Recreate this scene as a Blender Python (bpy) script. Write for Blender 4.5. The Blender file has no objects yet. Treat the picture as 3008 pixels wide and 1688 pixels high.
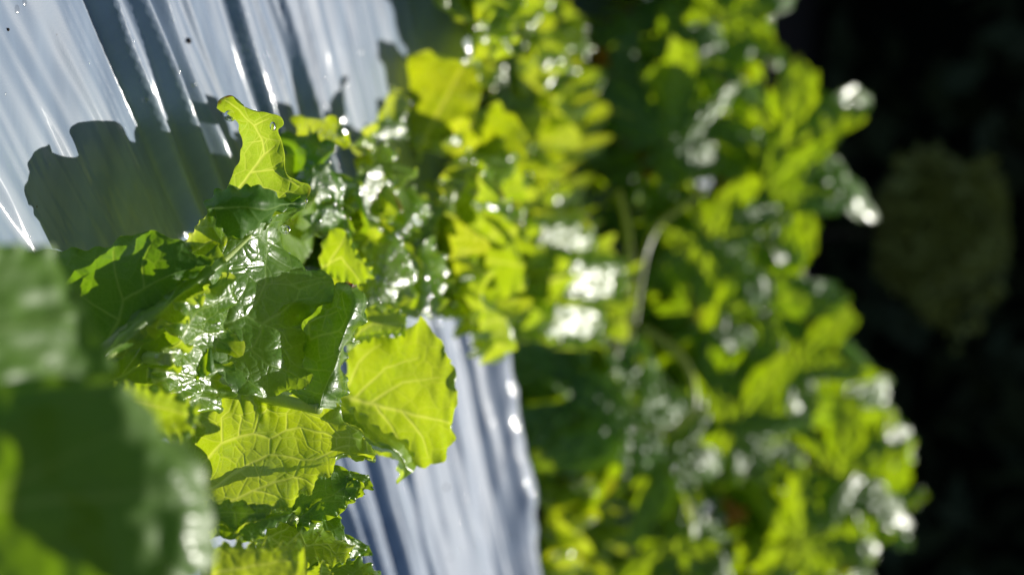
import bpy, math, random
import numpy as np
from mathutils import Vector, Matrix

random.seed(7)
RNG = np.random.default_rng(11)
scene = bpy.context.scene
COL = scene.collection

# ------------------------------------------------------------------ camera, world, sun, exposure
FPX = 4596.0                      # focal length in pixels of the 3008 px wide photograph
PITCH = math.atan2(1096.0, FPX)   # looking down 13.4 degrees
CAM_H = 0.378                     # camera height above the film on the bed
FWD = np.array([0, math.cos(PITCH), -math.sin(PITCH)])
UPV = np.array([0, math.sin(PITCH), math.cos(PITCH)])
RGT = np.array([1.0, 0, 0])
CAM = np.array([0, 0, CAM_H])

cam_d = bpy.data.cameras.new("camera")
cam = bpy.data.objects.new("camera", cam_d)
COL.objects.link(cam)
cam_d.sensor_width = 36.0
cam_d.lens = 55.0
cam_d.clip_start = 0.02
cam_d.clip_end = 1000
cam.matrix_world = Matrix(((UPV[0], -1, -FWD[0], CAM[0]),
                           (UPV[1], 0, -FWD[1], CAM[1]),
                           (UPV[2], 0, -FWD[2], CAM[2]),
                           (0, 0, 0, 1)))
cam_d.dof.use_dof = True
cam_d.dof.focus_distance = 0.705
cam_d.dof.aperture_fstop = 5.5
cam_d.dof.aperture_blades = 9
scene.camera = cam

SUN_AZ = math.radians(12)         # clockwise from the view direction (+Y) towards +X
SUN_EL = math.radians(46)
SUN = np.array([math.sin(SUN_AZ) * math.cos(SUN_EL), math.cos(SUN_AZ) * math.cos(SUN_EL), math.sin(SUN_EL)])
world = bpy.data.worlds.new("World")
scene.world = world
world.use_nodes = True
wn = world.node_tree
bg = wn.nodes["Background"]
sky = wn.nodes.new("ShaderNodeTexSky")
sky.sky_type = 'NISHITA'
sky.sun_disc = False
sky.sun_elevation = SUN_EL
sky.sun_rotation = SUN_AZ
wn.links.new(sky.outputs[0], bg.inputs[0])
bg.inputs[1].default_value = 0.05  # clear morning sky
sun_d = bpy.data.lights.new("sun", 'SUN')
sun_d.energy = 5.0
sun_d.angle = math.radians(0.5)
sun_d.color = (1.0, 0.95, 0.86)
sun = bpy.data.objects.new("sun", sun_d)
COL.objects.link(sun)
sun.rotation_euler = Vector(-SUN).to_track_quat('-Z', 'Y').to_euler()
sun.location = (3, 2, 4)
scene.view_settings.view_transform = 'Standard'
scene.view_settings.look = 'None'
scene.view_settings.exposure = 0.06
scene.view_settings.gamma = 1
scene.view_settings.use_curve_mapping = False
scene.render.engine = 'CYCLES'
scene.cycles.use_denoising = True
scene.cycles.use_adaptive_sampling = False
scene.cycles.max_bounces = 8
scene.cycles.transmission_bounces = 6
scene.cycles.diffuse_bounces = 4
scene.cycles.glossy_bounces = 3
scene.cycles.sample_clamp_indirect = 6
scene.cycles.caustics_reflective = False
scene.cycles.caustics_refractive = False


def P(x, y, d):
    """photo pixel + distance along the view axis -> world metres"""
    x = np.asarray(x, float)[..., None]; y = np.asarray(y, float)[..., None]; d = np.asarray(d, float)[..., None]
    return CAM + d * (FWD + (x - 1504) / FPX * UPV + (y - 844) / FPX * RGT)


# bed frame: A runs along the bed, B across it (away from the camera)
BED = math.radians(59)
AX = np.array([math.sin(BED), math.cos(BED)])
BX = np.array([-math.cos(BED), math.sin(BED)])


def ab(pt):
    return float(pt[0] * AX[0] + pt[1] * AX[1]), float(pt[0] * BX[0] + pt[1] * BX[1])


def from_ab(a, b):
    return a * AX[0] + b * BX[0], a * AX[1] + b * BX[1]


# ------------------------------------------------------------------ noise helpers
TAB = RNG.random((256, 256))


def vnoise(u, v, seed=0):
    u = np.asarray(u, float) + seed * 17.31; v = np.asarray(v, float) + seed * 9.77
    iu = np.floor(u).astype(int); iv = np.floor(v).astype(int)
    fu = u - iu; fv = v - iv
    fu = fu * fu * (3 - 2 * fu); fv = fv * fv * (3 - 2 * fv)
    a = TAB[iu % 256, iv % 256]; b = TAB[(iu + 1) % 256, iv % 256]
    c = TAB[iu % 256, (iv + 1) % 256]; d = TAB[(iu + 1) % 256, (iv + 1) % 256]
    return (a * (1 - fu) + b * fu) * (1 - fv) + (c * (1 - fu) + d * fu) * fv


VX = RNG.random((64, 64)); VY = RNG.random((64, 64))


def voronoi_edge(u, v, seed=0):
    """distance to the nearest cell wall, in cells"""
    u = u + seed * 13.7; v = v + seed * 5.3
    iu = np.floor(u).astype(int); iv = np.floor(v).astype(int)
    best = np.full(u.shape, 1e9); bx = np.zeros_like(u); by = np.zeros_like(u)
    for i in (-1, 0, 1):
        for j in (-1, 0, 1):
            cu = iu + i + .1 + .8 * VX[(iu + i) % 64, (iv + j) % 64]; cv = iv + j + .1 + .8 * VY[(iu + i) % 64, (iv + j) % 64]
            d = (cu - u) ** 2 + (cv - v) ** 2
            m = d < best
            best[m] = d[m]; bx[m] = cu[m]; by[m] = cv[m]
    e = np.full(u.shape, 1e9)
    for i in range(-2, 3):
        for j in range(-2, 3):
            cu = iu + i + .1 + .8 * VX[(iu + i) % 64, (iv + j) % 64]; cv = iv + j + .1 + .8 * VY[(iu + i) % 64, (iv + j) % 64]
            dx = cu - bx; dy = cv - by
            ln = np.sqrt(dx * dx + dy * dy)
            ok = ln > 1e-6
            dist = ((cu + bx) / 2 - u) * dx + ((cv + by) / 2 - v) * dy
            dist = np.where(ok, dist / np.maximum(ln, 1e-6), 1e9)
            e = np.minimum(e, dist)
    return np.maximum(e, 0)


def seg_dist(x, y, poly):
    """distance to a polyline and the 0..1 position along it"""
    best = np.full(x.shape, 1e9); pos = np.zeros(x.shape)
    n = len(poly) - 1
    for k in range(n):
        (x0, y0), (x1, y1) = poly[k], poly[k + 1]
        dx, dy = x1 - x0, y1 - y0
        t = np.clip(((x - x0) * dx + (y - y0) * dy) / max(dx * dx + dy * dy, 1e-12), 0, 1)
        d = np.hypot(x - x0 - t * dx, y - y0 - t * dy)
        m = d < best
        best[m] = d[m]; pos[m] = ((k + t) / n)[m]
    return best, pos


# ------------------------------------------------------------------ materials
def new_mat(name):
    m = bpy.data.materials.new(name)
    m.use_nodes = True
    nt = m.node_tree
    for n in list(nt.nodes):
        nt.nodes.remove(n)
    return m, nt, nt.nodes, nt.links


def leaf_mat(name, ref_a, ref_b, tr_a, tr_b, ref_vein, tr_vein, rough=0.25, spec=0.5, bump=0.16, vein_fac=1.0, fine=700.0):
    m, nt, N, L = new_mat(name)
    out = N.new("ShaderNodeOutputMaterial")
    add = N.new("ShaderNodeAddShader")
    pr = N.new("ShaderNodeBsdfPrincipled")
    tr = N.new("ShaderNodeBsdfTranslucent")
    L.new(pr.outputs[0], add.inputs[0]); L.new(tr.outputs[0], add.inputs[1]); L.new(add.outputs[0], out.inputs[0])
    tc = N.new("ShaderNodeTexCoord")
    oi = N.new("ShaderNodeObjectInfo")
    ns = N.new("ShaderNodeTexNoise"); ns.inputs["Scale"].default_value = 45; ns.inputs["Detail"].default_value = 4
    L.new(tc.outputs["Object"], ns.inputs["Vector"])
    ad = N.new("ShaderNodeMath"); ad.operation = 'MULTIPLY_ADD'; ad.inputs[1].default_value = 1.3; ad.inputs[2].default_value = -.4
    L.new(ns.outputs[0], ad.inputs[0])
    ad2 = N.new("ShaderNodeMath"); ad2.operation = 'MULTIPLY_ADD'; ad2.inputs[1].default_value = .5
    L.new(oi.outputs["Random"], ad2.inputs[0]); L.new(ad.outputs[0], ad2.inputs[2]); ad2.use_clamp = True
    av = N.new("ShaderNodeAttribute"); av.attribute_name = "vein"
    ab_ = N.new("ShaderNodeAttribute"); ab_.attribute_name = "brown"
    vm = N.new("ShaderNodeMath"); vm.operation = 'MULTIPLY'; vm.inputs[1].default_value = vein_fac
    L.new(av.outputs["Fac"], vm.inputs[0])
    # grain of fine cells between the veins
    vf = N.new("ShaderNodeTexVoronoi"); vf.feature = 'DISTANCE_TO_EDGE'; vf.inputs["Scale"].default_value = fine
    L.new(tc.outputs["Object"], vf.inputs["Vector"])
    fm = N.new("ShaderNodeMapRange"); fm.inputs[1].default_value = 0; fm.inputs[2].default_value = .12; fm.inputs[3].default_value = .22; fm.inputs[4].default_value = 0
    L.new(vf.outputs["Distance"], fm.inputs[0])
    vmx = N.new("ShaderNodeMath"); vmx.operation = 'MAXIMUM'
    L.new(vm.outputs[0], vmx.inputs[0]); L.new(fm.outputs[0], vmx.inputs[1])

    def ramp(a, b, v, brown):
        m1 = N.new("ShaderNodeMix"); m1.data_type = 'RGBA'
        m1.inputs[6].default_value = (*a, 1); m1.inputs[7].default_value = (*b, 1); L.new(ad2.outputs[0], m1.inputs[0])
        m2 = N.new("ShaderNodeMix"); m2.data_type = 'RGBA'
        L.new(m1.outputs[2], m2.inputs[6]); m2.inputs[7].default_value = (*v, 1); L.new(vmx.outputs[0], m2.inputs[0])
        m3 = N.new("ShaderNodeMix"); m3.data_type = 'RGBA'
        L.new(m2.outputs[2], m3.inputs[6]); m3.inputs[7].default_value = (*brown, 1); L.new(ab_.outputs["Fac"], m3.inputs[0])
        return m3.outputs[2]
    L.new(ramp(ref_a, ref_b, ref_vein, (.12, .035, .012)), pr.inputs["Base Color"])
    L.new(ramp(tr_a, tr_b, tr_vein, (.10, .02, .004)), tr.inputs["Color"])
    pr.inputs["Roughness"].default_value = rough
    pr.inputs["Specular IOR Level"].default_value = spec
    nb = N.new("ShaderNodeTexNoise"); nb.inputs["Scale"].default_value = 520; nb.inputs["Detail"].default_value = 3
    L.new(tc.outputs["Object"], nb.inputs["Vector"])
    rr = N.new("ShaderNodeMapRange"); rr.inputs[1].default_value = .35; rr.inputs[2].default_value = .65
    rr.inputs[3].default_value = rough * .7; rr.inputs[4].default_value = rough * 1.7
    L.new(ns.outputs[0], rr.inputs[0]); L.new(rr.outputs[0], pr.inputs["Roughness"])
    bp = N.new("ShaderNodeBump"); bp.inputs["Strength"].default_value = bump; bp.inputs["Distance"].default_value = .0008
    L.new(nb.outputs[0], bp.inputs["Height"]); L.new(bp.outputs[0], pr.inputs["Normal"])
    return m


M_LETTUCE = leaf_mat("lettuce_leaf", (.045, .11, .009), (.08, .155, .014), (.24, .36, .003), (.36, .43, .004),
                     (.26, .34, .10), (.52, .54, .07))
M_LETTUCE_FAR = leaf_mat("lettuce_leaf_far", (.045, .11, .009), (.085, .155, .014), (.24, .34, .002), (.41, .44, .003),  # transmission colour raised so the lettuces behind glow more
                        (.26, .34, .10), (.58, .56, .05), rough=.22, spec=.6)
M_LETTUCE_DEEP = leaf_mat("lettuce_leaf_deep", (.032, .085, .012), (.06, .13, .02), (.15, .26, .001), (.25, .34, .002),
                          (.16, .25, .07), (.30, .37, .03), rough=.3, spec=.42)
M_SQUASH = leaf_mat("squash_leaf", (.035, .10, .012), (.06, .14, .02), (.17, .30, .001), (.33, .42, .002),
                    (.11, .2, .06), (.34, .42, .02), rough=.36, bump=.4, spec=.36)

M_LETTUCE_DARK = leaf_mat("lettuce_leaf_dark", (.03, .075, .008), (.05, .105, .012), (.05, .10, .0), (.10, .16, .001),  # darker lettuce copy, shade put into its colours
                          (.08, .14, .03), (.14, .2, .01), rough=.4, spec=.4)

M_LETTUCE_SHADE = leaf_mat("lettuce_leaf_shade", (.025, .075, .008), (.045, .11, .014), (.10, .21, .001), (.16, .28, .002),  # shaded copy of the lettuce leaf, shade put into darker, duller colours
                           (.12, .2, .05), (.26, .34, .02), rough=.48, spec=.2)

M_LETTUCE_NEAR = leaf_mat("lettuce_leaf_near", (.065, .145, .016), (.11, .20, .035), (.07, .15, .001), (.13, .22, .002),  # weak transmission colour stands in for shade on the nearest leaves
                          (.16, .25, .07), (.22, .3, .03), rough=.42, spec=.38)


def plain_mat(name, col, rough=.5, spec=.5, trans=None, metallic=0.0, noise=0.0, scale=60, bump=0.0):
    m, nt, N, L = new_mat(name)
    out = N.new("ShaderNodeOutputMaterial")
    pr = N.new("ShaderNodeBsdfPrincipled")
    pr.inputs["Base Color"].default_value = (*col, 1)
    pr.inputs["Roughness"].default_value = rough
    pr.inputs["Specular IOR Level"].default_value = spec
    pr.inputs["Metallic"].default_value = metallic
    tc = N.new("ShaderNodeTexCoord")
    ns = N.new("ShaderNodeTexNoise"); ns.inputs["Scale"].default_value = scale; ns.inputs["Detail"].default_value = 6
    L.new(tc.outputs["Object"], ns.inputs["Vector"])
    if noise:
        mx = N.new("ShaderNodeMix"); mx.data_type = 'RGBA'
        mx.inputs[6].default_value = (*[c * (1 - noise) for c in col], 1); mx.inputs[7].default_value = (*[min(1, c * (1 + noise)) for c in col], 1)
        L.new(ns.outputs[0], mx.inputs[0]); L.new(mx.outputs[2], pr.inputs["Base Color"])
    if bump:
        bp = N.new("ShaderNodeBump"); bp.inputs["Strength"].default_value = bump; bp.inputs["Distance"].default_value = .01
        L.new(ns.outputs[0], bp.inputs["Height"]); L.new(bp.outputs[0], pr.inputs["Normal"])
    if trans:
        add = N.new("ShaderNodeAddShader"); tr = N.new("ShaderNodeBsdfTranslucent")
        tr.inputs["Color"].default_value = (*trans, 1)
        L.new(pr.outputs[0], add.inputs[0]); L.new(tr.outputs[0], add.inputs[1]); L.new(add.outputs[0], out.inputs[0])
    else:
        L.new(pr.outputs[0], out.inputs[0])
    return m


M_RIB = plain_mat("lettuce_midrib", (.34, .42, .14), .3, .5, (.22, .26, .05), noise=.25, scale=300, bump=.05)
M_STALK = plain_mat("squash_stalk", (.20, .25, .04), .35, .5, (.20, .22, .02), noise=.3, scale=90)
M_SOIL = plain_mat("damp_soil", (.035, .024, .016), .85, .3, noise=.6, scale=40, bump=.6)
M_PETAL = plain_mat("withered_petal", (.32, .15, .01), .55, .3, (.30, .13, .004), noise=.4, scale=80)
M_BARK = plain_mat("bark", (.06, .045, .03), .8, .3, noise=.5, scale=20)
M_WOOD = plain_mat("woodland_leaf", (.05, .07, .03), .6, .3, (.012, .018, .002), noise=.5, scale=2)
M_HILL = plain_mat("hill_scrub", (.012, .016, .008), .9, .2, noise=.6, scale=1)
M_SHRUB = plain_mat("shrub_leaf", (.27, .30, .07), .5, .4, (.12, .12, .02), noise=.5, scale=12)


def drop_material():
    m, nt, N, L = new_mat("water")
    out = N.new("ShaderNodeOutputMaterial")
    pr = N.new("ShaderNodeBsdfPrincipled")
    pr.inputs["Base Color"].default_value = (1, 1, 1, 1)
    pr.inputs["Roughness"].default_value = .06
    pr.inputs["IOR"].default_value = 1.33
    pr.inputs["Specular IOR Level"].default_value = 1.0
    pr.inputs["Transmission Weight"].default_value = 1.0
    L.new(pr.outputs[0], out.inputs[0])
    return m


M_WATER = drop_material()


def bead_material():
    m, nt, N, L = new_mat("wet_bead")
    out = N.new("ShaderNodeOutputMaterial")
    mx = N.new("ShaderNodeMixShader"); mx.inputs[0].default_value = .16
    tp = N.new("ShaderNodeBsdfTransparent"); gl = N.new("ShaderNodeBsdfGlossy"); gl.inputs["Roughness"].default_value = .14
    L.new(tp.outputs[0], mx.inputs[1]); L.new(gl.outputs[0], mx.inputs[2]); L.new(mx.outputs[0], out.inputs[0])
    return m


M_BEAD = bead_material()


def film_material():
    m, nt, N, L = new_mat("silver_film")
    out = N.new("ShaderNodeOutputMaterial")
    pr = N.new("ShaderNodeBsdfPrincipled")
    tc = N.new("ShaderNodeTexCoord")
    mp = N.new("ShaderNodeMapping"); mp.inputs["Rotation"].default_value = (0, 0, BED - math.pi / 2)
    mp.inputs["Scale"].default_value = (2.0, 16, 1)
    L.new(tc.outputs["Object"], mp.inputs[0])
    n1 = N.new("ShaderNodeTexNoise"); n1.inputs["Scale"].default_value = 3.0; n1.inputs["Detail"].default_value = 5
    L.new(mp.outputs[0], n1.inputs["Vector"])
    n2 = N.new("ShaderNodeTexNoise"); n2.inputs["Scale"].default_value = 1500; n2.inputs["Detail"].default_value = 2
    L.new(tc.outputs["Object"], n2.inputs["Vector"])
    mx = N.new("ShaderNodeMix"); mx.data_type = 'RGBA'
    mx.inputs[6].default_value = (.12, .17, .265, 1); mx.inputs[7].default_value = (.30, .385, .51, 1)  # light and dark wrinkle streaks put into the base colour
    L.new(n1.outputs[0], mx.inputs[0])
    # specks of dirt
    vo = N.new("ShaderNodeTexVoronoi"); vo.inputs["Scale"].default_value = 85
    L.new(tc.outputs["Object"], vo.inputs["Vector"])
    sp = N.new("ShaderNodeMapRange"); sp.inputs[1].default_value = .045; sp.inputs[2].default_value = .075; sp.inputs[3].default_value = .8; sp.inputs[4].default_value = 0
    L.new(vo.outputs["Distance"], sp.inputs[0])
    sc = N.new("ShaderNodeSeparateColor"); L.new(vo.outputs["Color"], sc.inputs[0])
    gt = N.new("ShaderNodeMath"); gt.operation = 'GREATER_THAN'; gt.inputs[1].default_value = .8; L.new(sc.outputs[0], gt.inputs[0])
    ml = N.new("ShaderNodeMath"); ml.operation = 'MULTIPLY'; L.new(gt.outputs[0], ml.inputs[0]); L.new(sp.outputs[0], ml.inputs[1])
    mx2 = N.new("ShaderNodeMix"); mx2.data_type = 'RGBA'; mx2.inputs[7].default_value = (.04, .035, .03, 1)
    L.new(mx.outputs[2], mx2.inputs[6]); L.new(ml.outputs[0], mx2.inputs[0])
    L.new(mx2.outputs[2], pr.inputs["Base Color"])
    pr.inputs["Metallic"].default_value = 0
    pr.inputs["Coat Weight"].default_value = .2
    pr.inputs["Coat Roughness"].default_value = .07
    pr.inputs["Coat IOR"].default_value = 1.55
    pr.inputs["Specular IOR Level"].default_value = .3
    rr = N.new("ShaderNodeMapRange"); rr.inputs[3].default_value = .45; rr.inputs[4].default_value = .6
    L.new(n1.outputs[0], rr.inputs[0]); L.new(rr.outputs[0], pr.inputs["Roughness"])
    bp = N.new("ShaderNodeBump"); bp.inputs["Strength"].default_value = .12; bp.inputs["Distance"].default_value = .0006
    L.new(n2.outputs[0], bp.inputs["Height"]); L.new(bp.outputs[0], pr.inputs["Normal"])
    L.new(pr.outputs[0], out.inputs[0])
    return m


M_FILM = film_material()


# ------------------------------------------------------------------ mesh helpers
def link(name, mesh, mat, parent=None):
    o = bpy.data.objects.new(name, mesh)
    COL.objects.link(o)
    if mat and not mesh.materials:
        mesh.materials.append(mat)
    if parent is not None:
        o.parent = parent
    return o


def grid_mesh(name, V, attrs=None, closed=False):
    """V: (n, m, 3) grid"""
    n, m = V.shape[:2]
    idx = np.arange(n * m).reshape(n, m)
    if closed:
        idx = np.concatenate([idx, idx[:, :1]], 1)
    q = np.stack([idx[:-1, :-1], idx[1:, :-1], idx[1:, 1:], idx[:-1, 1:]], -1).reshape(-1, 4)
    return raw_mesh(name, V.reshape(-1, 3), q, attrs)


def raw_mesh(name, verts, quads, attrs=None, smooth=True):
    me = bpy.data.meshes.new(name)
    k = quads.shape[1]
    me.vertices.add(len(verts)); me.vertices.foreach_set("co", np.ascontiguousarray(verts, dtype=np.float32).ravel())
    me.loops.add(quads.size); me.loops.foreach_set("vertex_index", np.ascontiguousarray(quads, dtype=np.int32).ravel())
    me.polygons.add(len(quads))
    me.polygons.foreach_set("loop_start", np.arange(0, quads.size, k, dtype=np.int32))
    if smooth:
        me.polygons.foreach_set("use_smooth", np.ones(len(quads), dtype=bool))
    for key, val in (attrs or {}).items():
        a = me.attributes.new(key, 'FLOAT', 'POINT')
        a.data.foreach_set("value", np.ascontiguousarray(val, dtype=np.float32).ravel())
    me.update(calc_edges=True)
    return me


def catmull(pts, n, arclen=True):
    pts = np.asarray(pts, float)
    if len(pts) == 1:
        return np.repeat(pts, n, 0)
    seg = np.linalg.norm(np.diff(pts[:, :2], axis=0), axis=1) if arclen else np.ones(len(pts) - 1)
    cum = np.concatenate([[0], np.cumsum(np.maximum(seg, 1e-9))])
    u = np.linspace(0, cum[-1], n)
    k = np.clip(np.searchsorted(cum, u, side='right') - 1, 0, len(pts) - 2)
    t = ((u - cum[k]) / (cum[k + 1] - cum[k]))[:, None]
    ext = np.concatenate([2 * pts[:1] - pts[1:2], pts, 2 * pts[-1:] - pts[-2:-1]])
    p0, p1, p2, p3 = ext[k], ext[k + 1], ext[k + 2], ext[k + 3]
    # scale outer neighbours so uneven spacing does not overshoot
    l1 = np.linalg.norm(p2 - p1, axis=1, keepdims=True)
    m1 = (p2 - p0) / 2; m2 = (p3 - p1) / 2
    m1 *= np.minimum(1, l1 / np.maximum(np.linalg.norm(m1, axis=1, keepdims=True), 1e-9))
    m2 *= np.minimum(1, l1 / np.maximum(np.linalg.norm(m2, axis=1, keepdims=True), 1e-9))
    h00 = 2 * t ** 3 - 3 * t ** 2 + 1; h10 = t ** 3 - 2 * t ** 2 + t; h01 = -2 * t ** 3 + 3 * t ** 2; h11 = t ** 3 - t ** 2
    return h00 * p1 + h10 * m1 + h01 * p2 + h11 * m2


def normals_of(V):
    du = np.gradient(V, axis=0); dv = np.gradient(V, axis=1)
    n = np.cross(du, dv)
    return n / np.maximum(np.linalg.norm(n, axis=-1, keepdims=True), 1e-12)


def tube_mesh(name, path, radii, sides=10, flat=1.0):
    path = np.asarray(path, float); n = len(path)
    radii = np.interp(np.linspace(0, 1, n), np.linspace(0, 1, len(radii)), radii)
    tan = np.gradient(path, axis=0); tan /= np.linalg.norm(tan, axis=1, keepdims=True)
    ref = np.array([0.31, 0.12, 0.94])
    a = np.cross(tan, ref); a /= np.linalg.norm(a, axis=1, keepdims=True)
    b = np.cross(tan, a)
    th = np.linspace(0, 2 * np.pi, sides, endpoint=False)
    V = path[:, None] + radii[:, None, None] * (np.cos(th)[None, :, None] * a[:, None] + flat * np.sin(th)[None, :, None] * b[:, None])
    V = np.concatenate([path[None, :1].repeat(sides, 1), V, path[None, -1:].repeat(sides, 1)], 0)
    return grid_mesh(name, V, closed=True)


def cap_template(rings=3, sides=8, sphere=0.9):
    """shallow lens: polar grid, unit radius, height 'sphere' """
    v = [(0, 0, sphere)]
    for r in range(1, rings + 1):
        a = r / rings * math.pi / 2
        for s in range(sides):
            th = 2 * math.pi * s / sides
            v.append((math.sin(a) * math.cos(th), math.sin(a) * math.sin(th), sphere * math.cos(a)))
    f = []
    for s in range(sides):
        f.append((0, 0, 1 + s, 1 + (s + 1) % sides))
    for r in range(rings - 1):
        for s in range(sides):
            a = 1 + r * sides + s; b = 1 + r * sides + (s + 1) % sides
            f.append((a, a + sides, b + sides, b))
    return np.array(v), f


def beads_mesh(name, pos, nrm, rad, sphere=0.9, rings=3, sides=8):
    """many small water beads lying on a surface"""
    tv, tf = cap_template(rings, sides, sphere)
    tris = []
    for f in tf:
        if f[0] == f[1]:
            tris.append((f[0], f[2], f[3]))
        else:
            tris.append((f[0], f[1], f[2])); tris.append((f[0], f[2], f[3]))
    tris = np.array(tris)
    n = nrm / np.linalg.norm(nrm, axis=1, keepdims=True)
    ref = np.where(np.abs(n[:, 2:3]) < .9, np.array([[0, 0, 1.0]]), np.array([[1.0, 0, 0]]))
    a = np.cross(n, ref); a /= np.linalg.norm(a, axis=1, keepdims=True)
    b = np.cross(n, a)
    V = pos[:, None] + rad[:, None, None] * (tv[None, :, 0:1] * a[:, None] + tv[None, :, 1:2] * b[:, None] + tv[None, :, 2:3] * n[:, None])
    F = (tris[None] + (np.arange(len(pos)) * len(tv))[:, None, None]).reshape(-1, 3)
    return raw_mesh(name, V.reshape(-1, 3), F)


def thing(name, label, cat, loc=(0, 0, 0), rotz=0, group=None):
    o = bpy.data.objects.new(name, None)
    COL.objects.link(o)
    o.empty_display_size = .05
    o.location = loc; o.rotation_euler = (0, 0, rotz)
    o["label"] = label; o["category"] = cat
    if group:
        o["group"] = group
    return o


# ------------------------------------------------------------------ the setting: ground, beds of silver film
def structure(o):
    o["kind"] = "structure"
    return o


def build_ground():
    n = 140
    r = np.concatenate([np.linspace(0, 4, 90), np.geomspace(4.2, 600, 50)])
    s = np.concatenate([-r[::-1], r[1:]])
    X, Y = np.meshgrid(s, s + 1.5, indexing='ij')
    Z = -.145 + .02 * (vnoise(X * 9, Y * 9, 1) - .5) + .012 * (vnoise(X * 40, Y * 40, 2) - .5)
    o = link("ground", grid_mesh("ground", np.stack([X, Y, Z], -1)), M_SOIL)
    structure(o)


PLEATS = []


def phi_of(a, b):
    aa = 2.0 * np.tanh(a / 2.0)
    return b - .5 * aa * (1.33 - b)


def film_height(a, b):
    f = phi_of(a, b)
    h = .0068 * (1 - np.abs(2 * vnoise(f / .036, a / .42, 3) - 1)) ** 2
    h += .0044 * (vnoise(f / .015, a / .22, 4) - .5)
    h += .0030 * (vnoise(f / .045, a / .07, 14) - .5) + .0009 * (vnoise(f / .012, a / .03, 15) - .5)
    h += .0010 * (1 - np.abs(2 * vnoise(f / .008, a / .35, 5) - 1))
    h += .00035 * (vnoise(f / .0035, a / .12, 6) - .5)
    h += .006 * (vnoise(f / .14, a / .5, 7) - .5)
    for p0, w, ht in PLEATS:
        u = (f - p0 - .012 * (vnoise(a / .2, 0 * a + p0 * 50, 8) - .5) - .004 * (vnoise(a / .05, 0 * a + p0 * 50, 18) - .5)) / w
        h += ht * (.45 + 1.1 * vnoise(a / .16 + p0 * 90, a * 0, 9)) * np.where(u < 0, np.exp(-(u / .8) ** 2), np.exp(-(u / 1.3) ** 2))
    return h


def pleat_at(x, y, w, ht):
    d = CAM_H / (math.sin(PITCH) - (x - 1504) / FPX * math.cos(PITCH))
    a, b = ab(P(x, y, d))
    PLEATS.append((float(phi_of(np.array(a), np.array(b))), w, ht))


pleat_at(345, 160, .0055, .013)
pleat_at(425, 160, .006, .014)
pleat_at(830, 150, .005, .012)
pleat_at(560, 120, .006, .007)
pleat_at(690, 120, .006, .008)
pleat_at(60, 200, .006, .003)
pleat_at(1150, 1560, .008, .010)
pleat_at(1010, 1560, .008, .008)


def film_bed(b0, b1, a0, a1, na, nb):
    a = np.linspace(a0, a1, na); b = np.linspace(b0 - .12, b1 + .12, nb)
    A, B = np.meshgrid(a, b, indexing='ij')
    def shoulder(t):          # 0 on top, 1 at the soil
        t = np.clip(t, 0, 1)
        return t * t * (3 - 2 * t)
    wob = .05 * (vnoise(A / .22, B * 0, 9) - .5) + .03 * (vnoise(A / .06, B * 0, 10) - .5)
    drop = shoulder((B - b1 + .05 + wob) / .16) + shoulder((b0 + .05 + wob - B) / .16)
    h_edge = .027 * np.exp(-((B - b1 + .115 + .03 * (vnoise(A / .15, B * 0, 11) - .5)) / .034) ** 2)
    Z = h_edge - .155 * drop + film_height(A, B) * (1 - .5 * drop) - .012 * np.clip((np.abs(B - (b0 + b1) / 2) / ((b1 - b0) / 2)) - .6, 0, 1) ** 2 * 3
    rim = np.clip((B - b1 + .16) / .12, 0, 1)
    Z = Z + rim * (.022 * (vnoise(A / .05, B / .04, 21) - .5) + .010 * (vnoise(A / .02, B / .02, 22) - .5))
    X, Y = from_ab(A, B)
    m = grid_mesh("mulch_film", np.stack([X, Y, Z], -1))
    o = link("mulch_film", m, M_FILM)
    structure(o)
    return o, np.stack([X, Y, Z], -1)


build_ground()
FILM, FILM_V = film_bed(.30, 1.315, -.6, 2.2, 700, 640)
film_bed(2.12, 3.0, -.6, 3.4, 300, 420)
_rg = np.random.default_rng(77)
_i = _rg.integers(20, 680, 2600); _j = _rg.integers(60, 590, 2600)
_n = normals_of(FILM_V)[_i, _j]; _n *= np.sign(_n[:, 2:3])
_d = link("dew", beads_mesh("dew", FILM_V[_i, _j], _n + .12 * _rg.normal(size=_n.shape), .0005 + .0022 * _rg.random(2600) ** 3, .22, 3, 8), M_BEAD, FILM)
_d["kind"] = "stuff"


# crumbs of soil lying on the film
_k = 150
_a = _rg.uniform(-.1, 1.6, _k); _b = _rg.uniform(.45, 1.2, _k)
_x, _y = from_ab(_a, _b)
_z = film_height(_a, _b) + .0004
_n = np.column_stack([_rg.normal(size=_k) * .3, _rg.normal(size=_k) * .3, np.ones(_k)])
_c = link("soil_crumbs", beads_mesh("soil_crumbs", np.column_stack([_x, _y, _z]), _n, .0005 + .0014 * _rg.random(_k) ** 3, .7, 2, 6), M_SOIL)
_c["kind"] = "stuff"


# ------------------------------------------------------------------ leaf surface builder shared by all leaves
def finish_leaf(G, vein, edge, name, mat, parent, ruffle=0, rk=9, blister=.0009, cell=None, brown=None, seed=0, amp_noise=.004, dent=None):
    """G: world grid (n, m, 3). vein / edge: (n, m) fields. Adds puckers between veins, ruffled margins, then links the mesh."""
    N = normals_of(G)
    disp = np.zeros(G.shape[:2])
    if cell is not None:
        disp += .55 * blister * np.clip(cell * 1.6, 0, 1)
    disp -= .0004 * np.clip(vein, 0, 1)
    if not np.isscalar(ruffle):
        disp += ruffle
    G = G + N * disp[..., None]
    me = grid_mesh(name, G, {"vein": np.clip(vein, 0, 1), "brown": np.zeros(vein.shape) if brown is None else brown})
    o = link(name, me, mat, parent)
    return o, G


DEW_AT = []


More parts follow.
